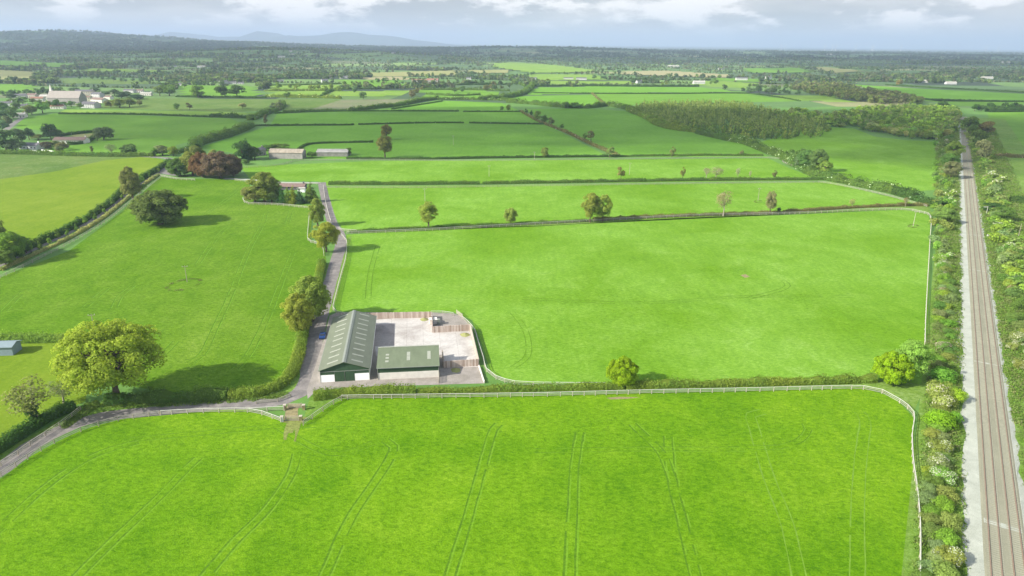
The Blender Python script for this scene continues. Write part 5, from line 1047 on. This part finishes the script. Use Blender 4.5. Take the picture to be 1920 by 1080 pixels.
# left edge and road-side garden trees
for k, (x, y, ty, w, c, lb) in enumerate([(-8, 485, 400, 60, (0.17, 0.19, 0.05), 'tall brownish tree cut by the left edge beside the avenue'), (22, 492, 428, 56, (0.15, 0.22, 0.04), 'fresh green tree beside the avenue near the left edge'), (50, 474, 440, 26, 'mid', 'small darker tree after the fresh green avenue one'), (12, 500, 462, 40, (0.13, 0.20, 0.05), 'low bushy tree at the avenue foot')]): t('tree', 'oakB', x, y, ty, w, c, lb)
for k in range(18):
    f = k / 17; s = (302 * f + 8 * (1 - f), 331 * f ** 1.0 + 500 * (1 - f)); x = 8 + f * 290; y = np.interp(x, [0, 60, 130, 188, 230, 270, 300], [502, 474, 441, 407, 374, 341, 322])
    if 235 < x < 262: continue
    tree_px('tree', 'conM%d' % (k % 2) if k % 3 else 'midTall0', float(x), float(y), float(y) - (26 - 12 * f), 11 - 4 * f, (0.15, 0.23, 0.04) if k % 2 else (0.11, 0.18, 0.04), 'slim young avenue tree, %s from the near end of the lane planting' % ['first', 'second', 'third', 'fourth', 'fifth', 'sixth', 'seventh', 'eighth', 'ninth', 'tenth', 'eleventh', 'twelfth', 'thirteenth', 'fourteenth', 'fifteenth', 'sixteenth', 'seventeenth', 'eighteenth'][k], 'tree', 'young trees along the avenue lane')
for k, (x, y, ty, w, c) in enumerate([(12, 282, 240, 46, (0.08, 0.13, 0.055)), (36, 270, 238, 30, (0.10, 0.15, 0.06)), (55, 262, 238, 22, (0.06, 0.10, 0.05)), (96, 262, 230, 26, (0.06, 0.11, 0.055)), (105, 258, 240, 30, (0.07, 0.12, 0.06)), (72, 262, 250, 26, (0.13, 0.17, 0.07)), (88, 280, 264, 22, (0.09, 0.09, 0.06)), (105, 279, 262, 22, (0.14, 0.17, 0.06)), (118, 282, 264, 24, (0.12, 0.14, 0.06)), (112, 286, 272, 14, (0.15, 0.17, 0.08)), (30, 284, 262, 34, (0.08, 0.12, 0.06)), (5, 246, 224, 24, (0.09, 0.16, 0.07)), (-15, 260, 225, 30, (0.08, 0.13, 0.06)), (16, 236, 215, 20, (0.10, 0.15, 0.07)),
    (2, 225, 203, 26, (0.10, 0.16, 0.07)), (25, 222, 200, 24, (0.11, 0.16, 0.06)), (60, 214, 195, 24, (0.15, 0.20, 0.06)), (80, 212, 190, 28, (0.12, 0.22, 0.05)), (52, 216, 197, 22, (0.16, 0.20, 0.07)), (106, 204, 185, 18, (0.07, 0.13, 0.05)), (134, 201, 188, 17, (0.09, 0.17, 0.05)), (43, 195, 180, 20, (0.11, 0.19, 0.06)), (22, 196, 184, 18, (0.12, 0.18, 0.07)), (62, 194, 183, 12, (0.14, 0.17, 0.07)),
    (208, 201, 187, 20, (0.14, 0.15, 0.05)), (225, 202, 184, 28, (0.13, 0.17, 0.05)), (243, 201, 182, 26, (0.13, 0.16, 0.05)), (258, 186, 176, 30, (0.05, 0.09, 0.045)), (228, 184, 172, 24, (0.06, 0.10, 0.05)), (215, 180, 166, 24, (0.08, 0.12, 0.06)), (238, 182, 170, 22, (0.06, 0.10, 0.05)), (262, 198, 187, 12, (0.13, 0.16, 0.07)), (150, 204, 192, 14, (0.12, 0.20, 0.06)), (118, 200, 190, 14, (0.10, 0.18, 0.06)), (92, 203, 188, 18, (0.13, 0.20, 0.06)), (75, 200, 186, 16, (0.10, 0.16, 0.06)), (30, 208, 190, 20, (0.12, 0.18, 0.07)), (8, 210, 190, 22, (0.10, 0.17, 0.07)), (196, 180, 170, 20, (0.08, 0.13, 0.06)), (60, 182, 172, 20, (0.08, 0.13, 0.06)), (20, 186, 174, 22, (0.09, 0.14, 0.06)), (140, 172, 163, 22, (0.09, 0.14, 0.07)), (180, 172, 163, 22, (0.08, 0.13, 0.07))]):
    pl = ['a garden at the road cottage', 'the village green edge', 'the village end field'][0 if y > 235 else (1 if x < 150 else 2)]
    tree_px('tree', 'midT%d' % (k % 3), x, y, ty, w, c, ['dark bushy tree', 'mid-green bushy tree', 'rounded garden tree'][k % 3] + ' in ' + pl + ', ' + ordn[k // 3] + ' of its kind', 'tree', 'trees of ' + pl)
# blossoming and mixed trees in the middle distance, along traced hedge lines
MID = [((640, 165), (760, 150), 12, 'mid'), ((650, 165), (690, 190), 3, 'bluish'), ((770, 186), (800, 160), 10, 'brownish'), ((830, 176), (960, 166), 5, 'bluish'), ((905, 172), (930, 165), 4, 'brownish'), ((880, 140), (890, 150), 4, 'bluish'), ((930, 150), (970, 143), 4, 'mid'), ((985, 145), (1000, 140), 3, 'bluish'), ((1020, 160), (1030, 156), 2, 'olive'), ((1115, 150), (1180, 148), 8, 'bluish'), ((1195, 153), (1270, 145), 16, 'bluish'), ((1240, 162), (1250, 158), 2, 'olive'), ((1330, 160), (1350, 155), 4, 'mid'),
       ((1390, 172), (1500, 178), 16, 'bluish'), ((1400, 165), (1560, 172), 12, 'mid'), ((1500, 165), (1620, 178), 16, 'bluish'), ((1680, 160), (1690, 158), 6, 'brownish'), ((1820, 208), (1920, 208), 12, 'dark'), ((1690, 186), (1700, 184), 2, 'mid'), ((1766, 200), (1768, 200), 1, 'dark'), ((500, 165), (640, 172), 12, 'olive'), ((480, 152), (620, 145), 14, 'mid'), ((120, 145), (300, 158), 16, 'bluish'), ((0, 180), (120, 176), 14, 'bluish'), ((180, 140), (320, 145), 12, 'bluish'), ((300, 170), (480, 150), 10, 'mid'), ((1480, 300), (1530, 315), 8, 'mid'), ((1500, 312), (1545, 325), 5, 'olive')]
rm = random.Random(77)
MIDN = ['behind the red roofed barn', 'before the red roofed barn', 'on the slope beside the red roofed barn', 'between the stacked far hedges', 'by the wide hedge mass', 'by the square white house', 'on the crest of the pale far field', 'by the lone white bungalow', 'by the row of two bungalows', 'below the tan field', 'in the dark group at the white gabled cottage', 'under the white gabled cottage', 'by the double-fronted white house',
        'above the plantation corner', 'over the far wood edge', 'in the grey woods past the tan field', 'in the purple copse on the plain', 'in the dark row beyond the railway', 'beyond the railway wood', 'above the vanishing line', 'among the blossoming small fields', 'around the far farmhouse', 'on the first hedge behind the village', 'on the hedge nearest the village roofs', 'on the tree line over the village', 'along the far village road', 'in the scrub where the fence curves', 'below the fence clump']
MIDREST = []; ordn = ['first', 'second', 'third', 'fourth', 'fifth', 'sixth', 'seventh', 'eighth', 'ninth', 'tenth', 'eleventh', 'twelfth', 'thirteenth', 'fourteenth', 'fifteenth', 'sixteenth']
for q_, ((x0, y0), (x1, y1), n_, c) in enumerate(MID):
    for k in range(n_):
        f = (k + .5) / n_ + rm.uniform(-.3, .3) / n_; x = x0 + (x1 - x0) * f + rm.uniform(-3, 3); y = y0 + (y1 - y0) * f + rm.uniform(-1.2, 1.2); b = PG(x, y); hh = rm.uniform(7, 13) if y < 280 else rm.uniform(8, 12); kk = rm.choice(['midT0', 'midT1', 'midT2', 'midTall0'])
        if k % 2 == 0 or n_ < 3: plant('tree', kk, b, hh, hh * rm.uniform(.8, 1.15), GRN[c], 'hedgerow tree %s, %s from its near end' % (MIDN[q_], ordn[k if n_ < 3 else k // 2]), 'tree', 'hedgerow trees of the middle distance')
        else: MIDREST.append((b.x, b.y, b.z, hh, hh, tuple(v * 1.3 for v in GRN[c])))

# big tree group near (1525, 310)
for x, y, ty, w, c, lb in [(1512, 318, 278, 36, 'mid', 'tallest dense tree in the clump behind the curving fence'), (1530, 322, 276, 34, (0.12, 0.18, 0.05), 'second dense tree in the clump behind the curving fence'), (1546, 328, 300, 26, 'olive', 'lower olive tree at the end of the fence clump'), (1495, 314, 290, 20, 'bluish', 'bluish smaller tree beginning the fence clump')]: t('tree', 'oakB' if w > 30 else 'midT0', x, y, ty, w, c, lb)

# ------------------------------------------------------------------ railway banks
ORD1 = ['', 'first', 'second', 'third', 'fourth', 'fifth', 'sixth', 'seventh', 'eighth', 'ninth', 'tenth', 'eleventh', 'twelfth', 'thirteenth', 'fourteenth', 'fifteenth', 'sixteenth', 'seventeenth', 'eighteenth', 'nineteenth']
TENS = ['', '', 'twenty', 'thirty', 'forty', 'fifty', 'sixty', 'seventy', 'eighty', 'ninety']
def ordw(k):
    if k < 20: return ORD1[k]
    if k >= 100: return 'hundred-and-' + ordw(k - 100) if k > 100 else 'hundredth'
    return TENS[k // 10] + ('-' + ORD1[k % 10] if k % 10 else 'ieth') if k % 10 else TENS[k // 10][:-1] + 'ieth'
rb = random.Random(9); cnt = {}
def bankplant(s, t_, Hh, Wd, side, force=None, col=None, blos=None):
    p = T(s, t_); D_ = p.length; near = D_ < 330
    haw = (rb.random() < 0.07) if force is None else force == 'haw'
    kind = 'hawthorn_bush' if haw else ('shrub' if side < 0 else 'bush')
    key = ('haw' if haw else 'bush') + ('N' if near else 'M') + str(rb.randrange(2 if haw else 3))
    cname, c = rb.choice([('bright green', (0.14, 0.24, 0.04)), ('olive green', (0.155, 0.20, 0.055)), ('dull green', (0.13, 0.19, 0.06)), ('yellow-green', (0.18, 0.25, 0.04)), ('greyish green', (0.16, 0.21, 0.09)), ('deep green', (0.10, 0.17, 0.04))]) if col is None else col
    k = (kind, side, cname); cnt[k] = cnt.get(k, 0) + 1
    where = 'pasture-side railway bank' if side < 0 else 'outer railway bank'
    lb = ('white-blossomed ' if haw else '') + cname + (' hawthorn' if haw else ' shrub') + ', ' + ordw(cnt[k]) + ' of its colour from the near end, ' + where
    return plant(kind, key, p, Hh * .85, Wd, (c[0] * 1.1, c[1] * 1.12, c[2]), lb, 'hawthorn' if haw else 'shrub', ('hawthorns' if haw else 'shrubs') + ' on the ' + where, blossom=blos or (GRN['pink'] if haw and rb.random() < .12 else None))
# placed ones: (px, py, width px, kind, colour)
LG = ('vivid lime', (0.135, 0.25, 0.02)); OG = ('olive green', (0.18, 0.22, 0.06)); BG_ = ('bright green', (0.15, 0.27, 0.04))
for x, y, w, f, c in [(1760, 745, 44, 'haw', OG), (1764, 762, 40, 'haw', OG), (1790, 752, 34, 'bush', ('yellow-green', (0.20, 0.30, 0.03))), (1762, 800, 48, 'bush', LG), (1788, 790, 26, 'bush', BG_), (1745, 820, 26, 'bush', OG), (1760, 848, 34, 'haw', OG), (1758, 872, 32, 'haw', OG), (1768, 905, 38, 'haw', BG_), (1775, 935, 34, 'bush', OG), (1765, 955, 34, 'bush', BG_), (1778, 985, 36, 'bush', OG), (1770, 1020, 40, 'bush', BG_), (1775, 1055, 44, 'haw', OG), (1768, 1085, 44, 'bush', OG), (1765, 655, 22, 'haw', ('plain green', (0.14, 0.22, 0.05))), (1766, 552, 18, 'haw', ('rosy', (0.16, 0.2, 0.06))),
                      (1772, 486, 20, 'haw', BG_), (1762, 502, 16, 'haw', BG_), (1768, 715, 40, 'bush', BG_), (1908, 640, 26, 'haw', OG), (1898, 655, 20, 'haw', OG), (1912, 690, 24, 'haw', OG), (1868, 340, 26, 'haw', OG), (1862, 350, 22, 'haw', OG)]:
    p = P(x, y); r_ = p - T0; s, tt = r_.dot(U), r_.dot(NR); Wd = w * mpp(p) * 1.2
    bankplant(s, tt, Wd * 0.72, Wd, -1 if tt < 0 else 1, f, c, GRN['pink'] if c[0] == 'rosy' else None)
s = -60
while s < 780:
    if s > 128 or s < -200:
        w = 4.0 if s < 200 else 5.6
        lo, hi = (-13.2, -9.4) if s < 200 else (-16 - (s - 200) * 0.02, -9.5)
        for k in range(2 if s < 330 else 2):
            if rb.random() < 0.88:
                W_ = rb.uniform(2.4, 5.2) * (1 if s < 200 else 1.3); bankplant(s + rb.uniform(-1.5, 1.5), lo + (hi - lo) * (k + rb.random()) / 2, W_ * rb.uniform(.55, .85) * (1 if s < 250 else 1.25), W_, -1)
        s += w * (1 if s < 330 else 1.5)
    else:
        bankplant(s, rb.uniform(-12.8, -9.0), rb.uniform(1.6, 2.8), rb.uniform(3.6, 5.4), -1, 'bush')
        s += 3.6
s = 62
while s < 780:
    for k in range(3 if 110 < s < 260 else 2):
        if rb.random() < (0.85 if s > 120 else 0.45):
            W_ = rb.uniform(3.6, 5.8) * (1 if s < 250 else 1.35); t_ = 7.6 + (k + rb.random()) * (4.6 if s < 400 else 4.0)
            bankplant(s + rb.uniform(-2, 2), t_, W_ * rb.uniform(.5, .85), W_, 1)
    s += 5.4 if s < 330 else 10
for x, y, ty, w, c, lb in [(1785, 305, 262, 32, 'olive', 'rounded yellow-green tree beside the far end of the line'), (1782, 335, 300, 32, 'brownish', 'brownish tree on the bank below the far rounded one'), (1778, 318, 285, 32, (0.13, 0.24, 0.05), 'fresh green tree above the brownish bank tree'), (1766, 420, 385, 40, (0.14, 0.24, 0.06), 'wide green tree at the pasture corner bank'), (1840, 300, 258, 30, 'pale', 'pale tree on the outer bank far along the line'), (1832, 275, 240, 28, 'mid', 'green tree on the outer bank at the bend'), (1845, 252, 225, 34, 'brownish', 'brown-tinged tree at the outer bend'), (1815, 252, 215, 30, 'mid', 'green tree overhanging the vanishing line'), (1860, 400, 378, 40, 'dark', 'dark wide tree on the outer bank'), (1880, 415, 385, 40, 'mid', 'mid-green tree on the outer bank beyond the dark one'), (1766, 208, 188, 20, 'dark', 'round dark tree alone above the railway wood')]:
    t('tree', 'oakB' if y > 300 else 'midT1', x, y, ty, w, c, lb)

# undergrowth on both banks: grass tussocks and bramble, too many to count
def undergrowth(name, gen, n_, size, label, seed, cols):
    r = np.random.default_rng(seed); C, N_, S, Tn = [], [], [], []
    for k in range(n_):
        p, sc = gen(r)
        if p is None: continue
        m_ = 26 if sc < 1.4 else 20; d = sphere_pts(m_, r); d[:, 2] = np.abs(d[:, 2]); R1 = sc * r.uniform(.6, 1.4); C.append(np.array(p) + d * R1 * np.array([1, 1, r.uniform(.3, .7)])); N_.append(d); S.append(np.full(m_, size * sc)); c = np.array(cols[r.integers(len(cols))]); Tn.append(c * (0.75 + 0.5 * r.random((m_, 1))))
    v, t_ = quads(np.concatenate(C), np.concatenate(N_), np.concatenate(S), np.concatenate(Tn), r)
    o = mesh_np(name, v, np.arange(len(v)).reshape(-1, 4), M['leaf'], attr=rgba(t_)); o.color = (1, 1, 1, 1); o['kind'] = 'stuff'; tag(o, label, name.replace('_', ' ')); return o
UC = [(0.17, 0.28, 0.05), (0.20, 0.31, 0.06), (0.23, 0.31, 0.09), (0.18, 0.27, 0.06), (0.25, 0.27, 0.11), (0.19, 0.32, 0.05)]
def g1(r):
    s = r.uniform(-70, 800); w = 0.0 if s < 200 else (s - 200) * 0.02; return tuple(T(s, r.uniform(-13.6 - w, -6.6), 0)), 1.0 + s / 500
undergrowth('undergrowth', g1, 9000, .27, 'bramble and tussocky undergrowth along the pasture side of the railway', 3, UC)
def g2(r):
    s = r.uniform(-70, 800); k = r.random() ** 1.2; lim = 12 + 10 * min(1, max(0, (s - 60) / 100)); return tuple(T(s, 4.6 + k * lim, 0)), (1.0 + s / 450) * (0.6 if s < 60 else 1)
undergrowth('undergrowth', g2, 12000, .27, 'bramble and tussocky undergrowth on the outer railway bank', 4, UC)
def g3(r):
    k = r.integers(3)
    if k == 0: a = r.random(); q = P(float(np.interp(a, [0, .3, .6, 1], [160, 300, 430, 540])), float(np.interp(a, [0, .3, .6, 1], [763, 760, 752, 742])) + r.uniform(-7, 3)); return (q.x, q.y, 0), 0.6
    if k == 1: a = r.random(); q = P(640 + a * 1000, 741 - a * 25 + r.uniform(-2, 2)); return (q.x, q.y, 0), 0.5
    a = r.random(); q = P(120 + 60 * a, 800 - 40 * a + r.uniform(-8, 4)); return (q.x, q.y, 0), 0.6
undergrowth('verge_weeds', g3, 1500, .34, 'weedy verge growth along the hedges and lane', 6, UC[:4])
def g4(r):
    k = r.integers(4); a = r.random() * 6.28; cx, cy, rx, ry = [(345, 534, 34, 9), (1421, 378, 7, 2), (1712, 424, 9, 3), (345, 534, 34, 9)][k]
    q = P(cx + math.cos(a) * rx * r.uniform(.85, 1), cy + math.sin(a) * ry - (math.cos(a) * 6 if rx > 20 else 0)); return (q.x, q.y, 0), 0.6
undergrowth('weeds', g4, 95, .26, 'ring of scrub and stones around the poles in the pastures', 8, [(0.16, 0.20, 0.06), (0.13, 0.20, 0.04), (0.26, 0.22, 0.14)])

# ------------------------------------------------------------------ woods and far vegetation
LO = {}
def loproto(key, seed, lobes, per, leaf, shape='round'):
    V, T_, cs = crown_np(seed, 0.5, 1.0, 0.0, lobes, per, leaf, 0.42, shape); LO[key] = (V.reshape(-1, 4, 3), T_.reshape(-1, 4, 4))
for q in range(4): loproto('a%d' % q, 200 + q, 8, 26, 0.17)
for q in range(4): loproto('b%d' % q, 210 + q, 5, 10, 0.30)
for q in range(4): loproto('c%d' % q, 220 + q, 3, 5, 0.48)
for q in range(3): loproto('n%d' % q, 230 + q, 10, 9, 0.20, 'cone')
def mass(name, items, label, cat, keys, r):
    """items: list of (x, y, z, W, H, (r, g, b)) merged into one mass"""
    if not items: return
    A = np.array([[i[0], i[1], i[2], i[3], i[4], *i[5]] for i in items]); kk = r.integers(len(keys), size=len(A)); Vs, Ts = [], []
    for q, key in enumerate(keys):
        S = A[kk == q]; V, T_ = LO[key]
        if not len(S): continue
        a = r.uniform(0, 6.28, len(S)); ca, sa = np.cos(a)[:, None], np.sin(a)[:, None]; v = V.reshape(-1, 3)
        x = (v[None, :, 0] * ca - v[None, :, 1] * sa) * S[:, 3:4] + S[:, 0:1]; y = (v[None, :, 0] * sa + v[None, :, 1] * ca) * S[:, 3:4] + S[:, 1:2]; z = v[None, :, 2] * S[:, 4:5] + S[:, 2:3]
        Vs.append(np.stack([x, y, z], -1).reshape(-1, 3)); t_ = T_.reshape(-1, 4)[None, :, :3] * S[:, None, 5:8]; Ts.append(np.concatenate([t_.reshape(-1, 3), np.ones((t_.shape[0] * t_.shape[1], 1))], 1))
    V = np.concatenate(Vs); o = mesh_np(name, V, np.arange(len(V)).reshape(-1, 4), M['leaf'], attr=np.concatenate(Ts)); o.color = (1, 1, 1, 1); o['kind'] = 'stuff'; tag(o, label, cat)
def inpoly(poly, x, y):
    c = False; k = len(poly) - 1
    for i in range(len(poly)):
        if (poly[i][1] > y) != (poly[k][1] > y) and x < (poly[k][0] - poly[i][0]) * (y - poly[i][1]) / (poly[k][1] - poly[i][1]) + poly[i][0]: c = not c
        k = i
    return c
def fill(polypx, n_, r):
    ps = [PG(*p) for p in polypx]; poly = [(p.x, p.y) for p in ps]; x0, x1 = min(p[0] for p in poly), max(p[0] for p in poly); y0, y1 = min(p[1] for p in poly), max(p[1] for p in poly); out = []
    g_ = 0
    while len(out) < n_ and g_ < n_ * 30:
        g_ += 1; x, y = r.uniform(x0, x1), r.uniform(y0, y1)
        if inpoly(poly, x, y) and all((x - a) ** 2 + (y - b) ** 2 > 9 for a, b in out[-60:]): out.append((x, y))
    return sorted(out, key=lambda p: p[0] ** 2 + p[1] ** 2)
rw = np.random.default_rng(5)
plantation = [(1185, 206), (1210, 198), (1300, 195), (1400, 197), (1440, 210), (1500, 225), (1555, 245), (1535, 258), (1460, 262), (1400, 264), (1330, 252), (1270, 240), (1225, 226)]
con = fill(plantation, 1500, rw)
for k, (x, y) in enumerate(con[:200]):
    h = random.uniform(7, 10.5); plant('pine_tree', 'conM%d' % (k % 2), (x, y, 0), h, h * .42, random.choice([(0.15, 0.23, 0.055), (0.21, 0.30, 0.06), (0.13, 0.19, 0.05), (0.26, 0.33, 0.08)]), 'slender conifer at the front of the plantation block', 'conifer', 'conifers of the plantation')
mass('conifer_plantation', [(x, y, 0, rw.uniform(4, 6), rw.uniform(7.5, 11), [(0.19, 0.27, 0.07), (0.25, 0.33, 0.08), (0.31, 0.38, 0.11)][rw.integers(3)]) for x, y in con[200:]], 'dense block of slender conifers beyond the front row', 'conifer plantation', ['n0', 'n1', 'n2'], rw)
WC = [(0.28, 0.42, 0.09), (0.36, 0.48, 0.10), (0.22, 0.34, 0.08), (0.38, 0.46, 0.15), (0.30, 0.36, 0.14), (0.38, 0.56, 0.09), (0.26, 0.40, 0.09)]
woodA = [(1440, 214), (1500, 213), (1540, 222), (1600, 212), (1660, 204), (1720, 204), (1785, 206), (1800, 218), (1796, 236), (1782, 260), (1740, 262), (1690, 260), (1640, 252), (1605, 240), (1556, 238), (1520, 232), (1470, 222)]
wa = fill(woodA, 720, rw)
for k, (x, y) in enumerate(wa[:60]):
    h = random.uniform(6, 9); plant('woodland_tree', 'midT%d' % (k % 3), (x, y, 0), h, h * random.uniform(.9, 1.2), random.choice(WC), 'broadleaf tree on the near edge of the railway wood', 'tree', 'edge trees of the railway wood')
mass('woodland', [(x, y, 0, rw.uniform(5, 13), rw.uniform(3.5, 10), WC[rw.integers(len(WC))]) for x, y in wa[60:]], 'mixed spring woodland beside the far end of the railway', 'woodland', ['a0', 'a1', 'a2', 'a3'], rw)
woodB = [(1480, 168), (1520, 160), (1560, 162), (1620, 172), (1680, 182), (1720, 190), (1740, 198), (1660, 196), (1600, 190), (1540, 182)]
mass('woodland', [(x, y, 0, rw.uniform(8, 13), rw.uniform(8, 13), [(0.15, 0.19, 0.08), (0.20, 0.21, 0.11), (0.21, 0.28, 0.08), (0.25, 0.28, 0.10)][rw.integers(4)]) for x, y in fill(woodB, 520, rw)], 'greyer woodland band behind the railway wood', 'woodland', ['a0', 'a1', 'a2', 'a3'], rw)
mass('scrub', [(x, y, 0, rw.uniform(3, 6), rw.uniform(1.8, 4), WC[rw.integers(len(WC))]) for x, y in fill([(1800, 235), (1812, 233), (1838, 262), (1858, 300), (1878, 376), (1912, 460), (1950, 560), (1900, 560), (1862, 420), (1845, 330)], 330, rw)], 'scrubby bushes filling the ground outside the railway', 'scrub', ['a0', 'a1', 'a2', 'a3'], rw)
OUTPX = lambda p: (960 + F * (Vector(p) - Vector((0, 0, CAM_H))).dot(RT) / depth(p), 540 - F * (Vector(p) - Vector((0, 0, CAM_H))).dot(UP) / depth(p))
def infar(x, y, z):
    if y < 900 or y > 21000: return False
    a, b = OUTPX((x, y, z))
    if not (-90 < a < 2010): return False
    lim = 168 if a < 1480 else (160 if a < 1600 else 156)
    if b > lim: return False
    return not any(inpoly(q, a, b) for q in FAR_PATCH)
items = {0: [], 1: [], 2: []}
FC = [(0.11, 0.18, 0.07), (0.14, 0.21, 0.08), (0.10, 0.15, 0.07), (0.20, 0.24, 0.12), (0.18, 0.19, 0.11), (0.20, 0.28, 0.085)]
def addtree(x, y, big=1.0, fl=True):
    z = hgt(x, y); big = max(big, .5)
    if not infar(x, y, z): return
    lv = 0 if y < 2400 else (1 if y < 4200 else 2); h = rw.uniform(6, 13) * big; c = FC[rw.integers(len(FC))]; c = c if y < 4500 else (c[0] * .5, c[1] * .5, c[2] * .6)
    if fl and rw.random() < 0.05: c = (0.40, 0.40, 0.30); h *= .5
    items[lv].append((x, y, z - .5, h * rw.uniform(.9, 1.3) * (1 if y < 4200 else 1.5), h, c))
for j in range(NY - 2):
    for i in range(NX - 2):
        x, y, z = XX[j, i], YY[j, i], ZZ[j, i]
        if y < 1050 or y > 16500: continue
        a, _ = OUTPX((x, y, z))
        if a < -250 or a > 2170: continue
        for (dj, di, same) in ((0, 1, pick[j, i] == pick[j - 1, i]), (1, 0, pick[j, i] == pick[j, i - 1])):
            if same and rw.random() < .7: continue
            x2, y2 = XX[j + dj, i + di], YY[j + dj, i + di]; L_ = math.hypot(x2 - x, y2 - y)
            st = 4.5 if y < 1900 else (7.5 if y < 3200 else (14 if y < 5200 else (30 if y < 8500 else 60)))
            tall = rw.random() < (.45 if y < 4000 else .7)
            for k in range(int(L_ / st)):
                f = (k + rw.random()) * st / L_
                if rw.random() < .06: continue
                xx, yy = x + (x2 - x) * f, y + (y2 - y) * f
                if tall and rw.random() < .5 or rw.random() < .10: addtree(xx + rw.normal(0, 1.5), yy + rw.normal(0, 1.5), 1 + .25 * (y > 5000))
                else: addtree(xx, yy, .38 if y < 3000 else .6)
        if wood[j, i] and y < 12000:
            st = 13 if y < 2600 else (19 if y < 4500 else (38 if y < 8000 else 75)); area = abs((XX[j, i + 1] - x) * (YY[j + 1, i] - y)); nn = int(min(area / st ** 2, 260) * .8)
            for k in range(nn):
                u, v = rw.random(2); addtree((x + (XX[j, i + 1] - x) * u) + (XX[j + 1, i] - x) * v, y + (YY[j + 1, i] - y) * v + (YY[j, i + 1] - y) * u, 1.15 if y < 5000 else 1.6, False)
print('far trees', {k: len(v) for k, v in items.items()})
mass('hedgerow_trees', MIDREST, 'further hedgerow trees between the middle-distance ones', 'trees', ['a0', 'a1', 'a2', 'a3'], rw)
mass('hedgerows', items[0], 'hedgerows and hedge trees of the first far fields', 'hedgerows', ['b0', 'b1', 'b2', 'b3'], rw)
mass('hedgerows', items[1], 'hedgerows and small woods in the farther fields', 'hedgerows', ['c0', 'c1', 'c2', 'c3'], rw)
mass('distant_woodland', items[2], 'blue-grey wooded country below the skyline', 'woodland', ['c0', 'c1', 'c2', 'c3'], rw)

# ------------------------------------------------------------------ clouds that shade the middle distance, and haze
def cloudmat():
    mt, nt, b = mat_base('cloud'); N = nt.nodes; L = nt.links
    tr = N.new('ShaderNodeBsdfTransparent'); d = N.new('ShaderNodeBsdfDiffuse'); d.inputs[0].default_value = (.9, .9, .9, 1); tl = N.new('ShaderNodeBsdfTranslucent'); tl.inputs[0].default_value = (.9, .9, .9, 1)
    m1 = N.new('ShaderNodeMixShader'); m1.inputs[0].default_value = .5; L.new(d.outputs[0], m1.inputs[1]); L.new(tl.outputs[0], m1.inputs[2])
    f = nnode(nt, objco(nt), .012, 6, .7); rr = rnode(nt, f, [(.35, (.10,) * 3), (.6, (.46,) * 3)])
    m2 = N.new('ShaderNodeMixShader'); L.new(rr, m2.inputs[0]); L.new(tr.outputs[0], m2.inputs[1]); L.new(m1.outputs[0], m2.inputs[2]); L.new(m2.outputs[0], N['Material Output'].inputs['Surface']); return mt
CM = cloudmat(); CZ = 1000.0
def cloud(puffs, label):
    """puffs: (x, y, rx, ry) of the shade wanted on the ground; the cloud itself hangs sunward of it"""
    k = CZ / math.tan(SUN_EL); n_ = math.hypot(*SUN_DIR); ox, oy = SUN_DIR[0] / n_ * k, SUN_DIR[1] / n_ * k; mb = MB()
    for i, (x, y, rx, ry) in enumerate(puffs):
        vs = []; fs = []; nu, nv = 28, 7
        for b in range(nv + 1):
            ph = math.pi * b / nv
            for a in range(nu):
                th = 2 * math.pi * a / nu; w = 1 + .22 * mnoise.noise((math.cos(th) * 1.7 + i, math.sin(th) * 1.7, i * 3.1)) + .1 * math.sin(5 * th + i)
                vs.append((x + ox + math.cos(th) * math.sin(ph) * rx * w, y + oy + math.sin(th) * math.sin(ph) * ry * w, CZ + 12 * i + math.cos(ph) * 30))
        for b in range(nv):
            for a in range(nu): fs.append((b * nu + a, b * nu + (a + 1) % nu, (b + 1) * nu + (a + 1) % nu, (b + 1) * nu + a))
        mb.add(vs, fs)
    o = mb.build('clouds', CM, None, True); o['kind'] = 'stuff'; tag(o, label, 'cloud')
cloud([(80, 760, 620, 215), (-60, 800, 520, 190), (330, 800, 420, 190), (560, 750, 260, 200), (860, 1260, 480, 280), (300, 522, 125, 72)], 'cloud overhead shading the band of fields in the middle distance')
cloud([(0, 5400, 6500, 2300), (600, 5200, 5000, 1900), (-1500, 5400, 4500, 2200), (2300, 2900, 1300, 1100), (-1900, 2600, 1300, 1300)], 'broad cloud shading the far country')
def haze():
    mb = MB(); mb.box((0, 22000, 260), (110000, 62000, 560)); mt, nt, b = mat_base('haze'); nt.nodes.remove(b); v = nt.nodes.new('ShaderNodeVolumePrincipled')
    v.inputs['Color'].default_value = (.57, .70, .94, 1); v.inputs['Density'].default_value = 0.000088; v.inputs['Anisotropy'].default_value = 0.1; nt.links.new(v.outputs[0], nt.nodes['Material Output'].inputs['Volume'])
    o = mb.build('haze', mt); o['kind'] = 'stuff'
haze()
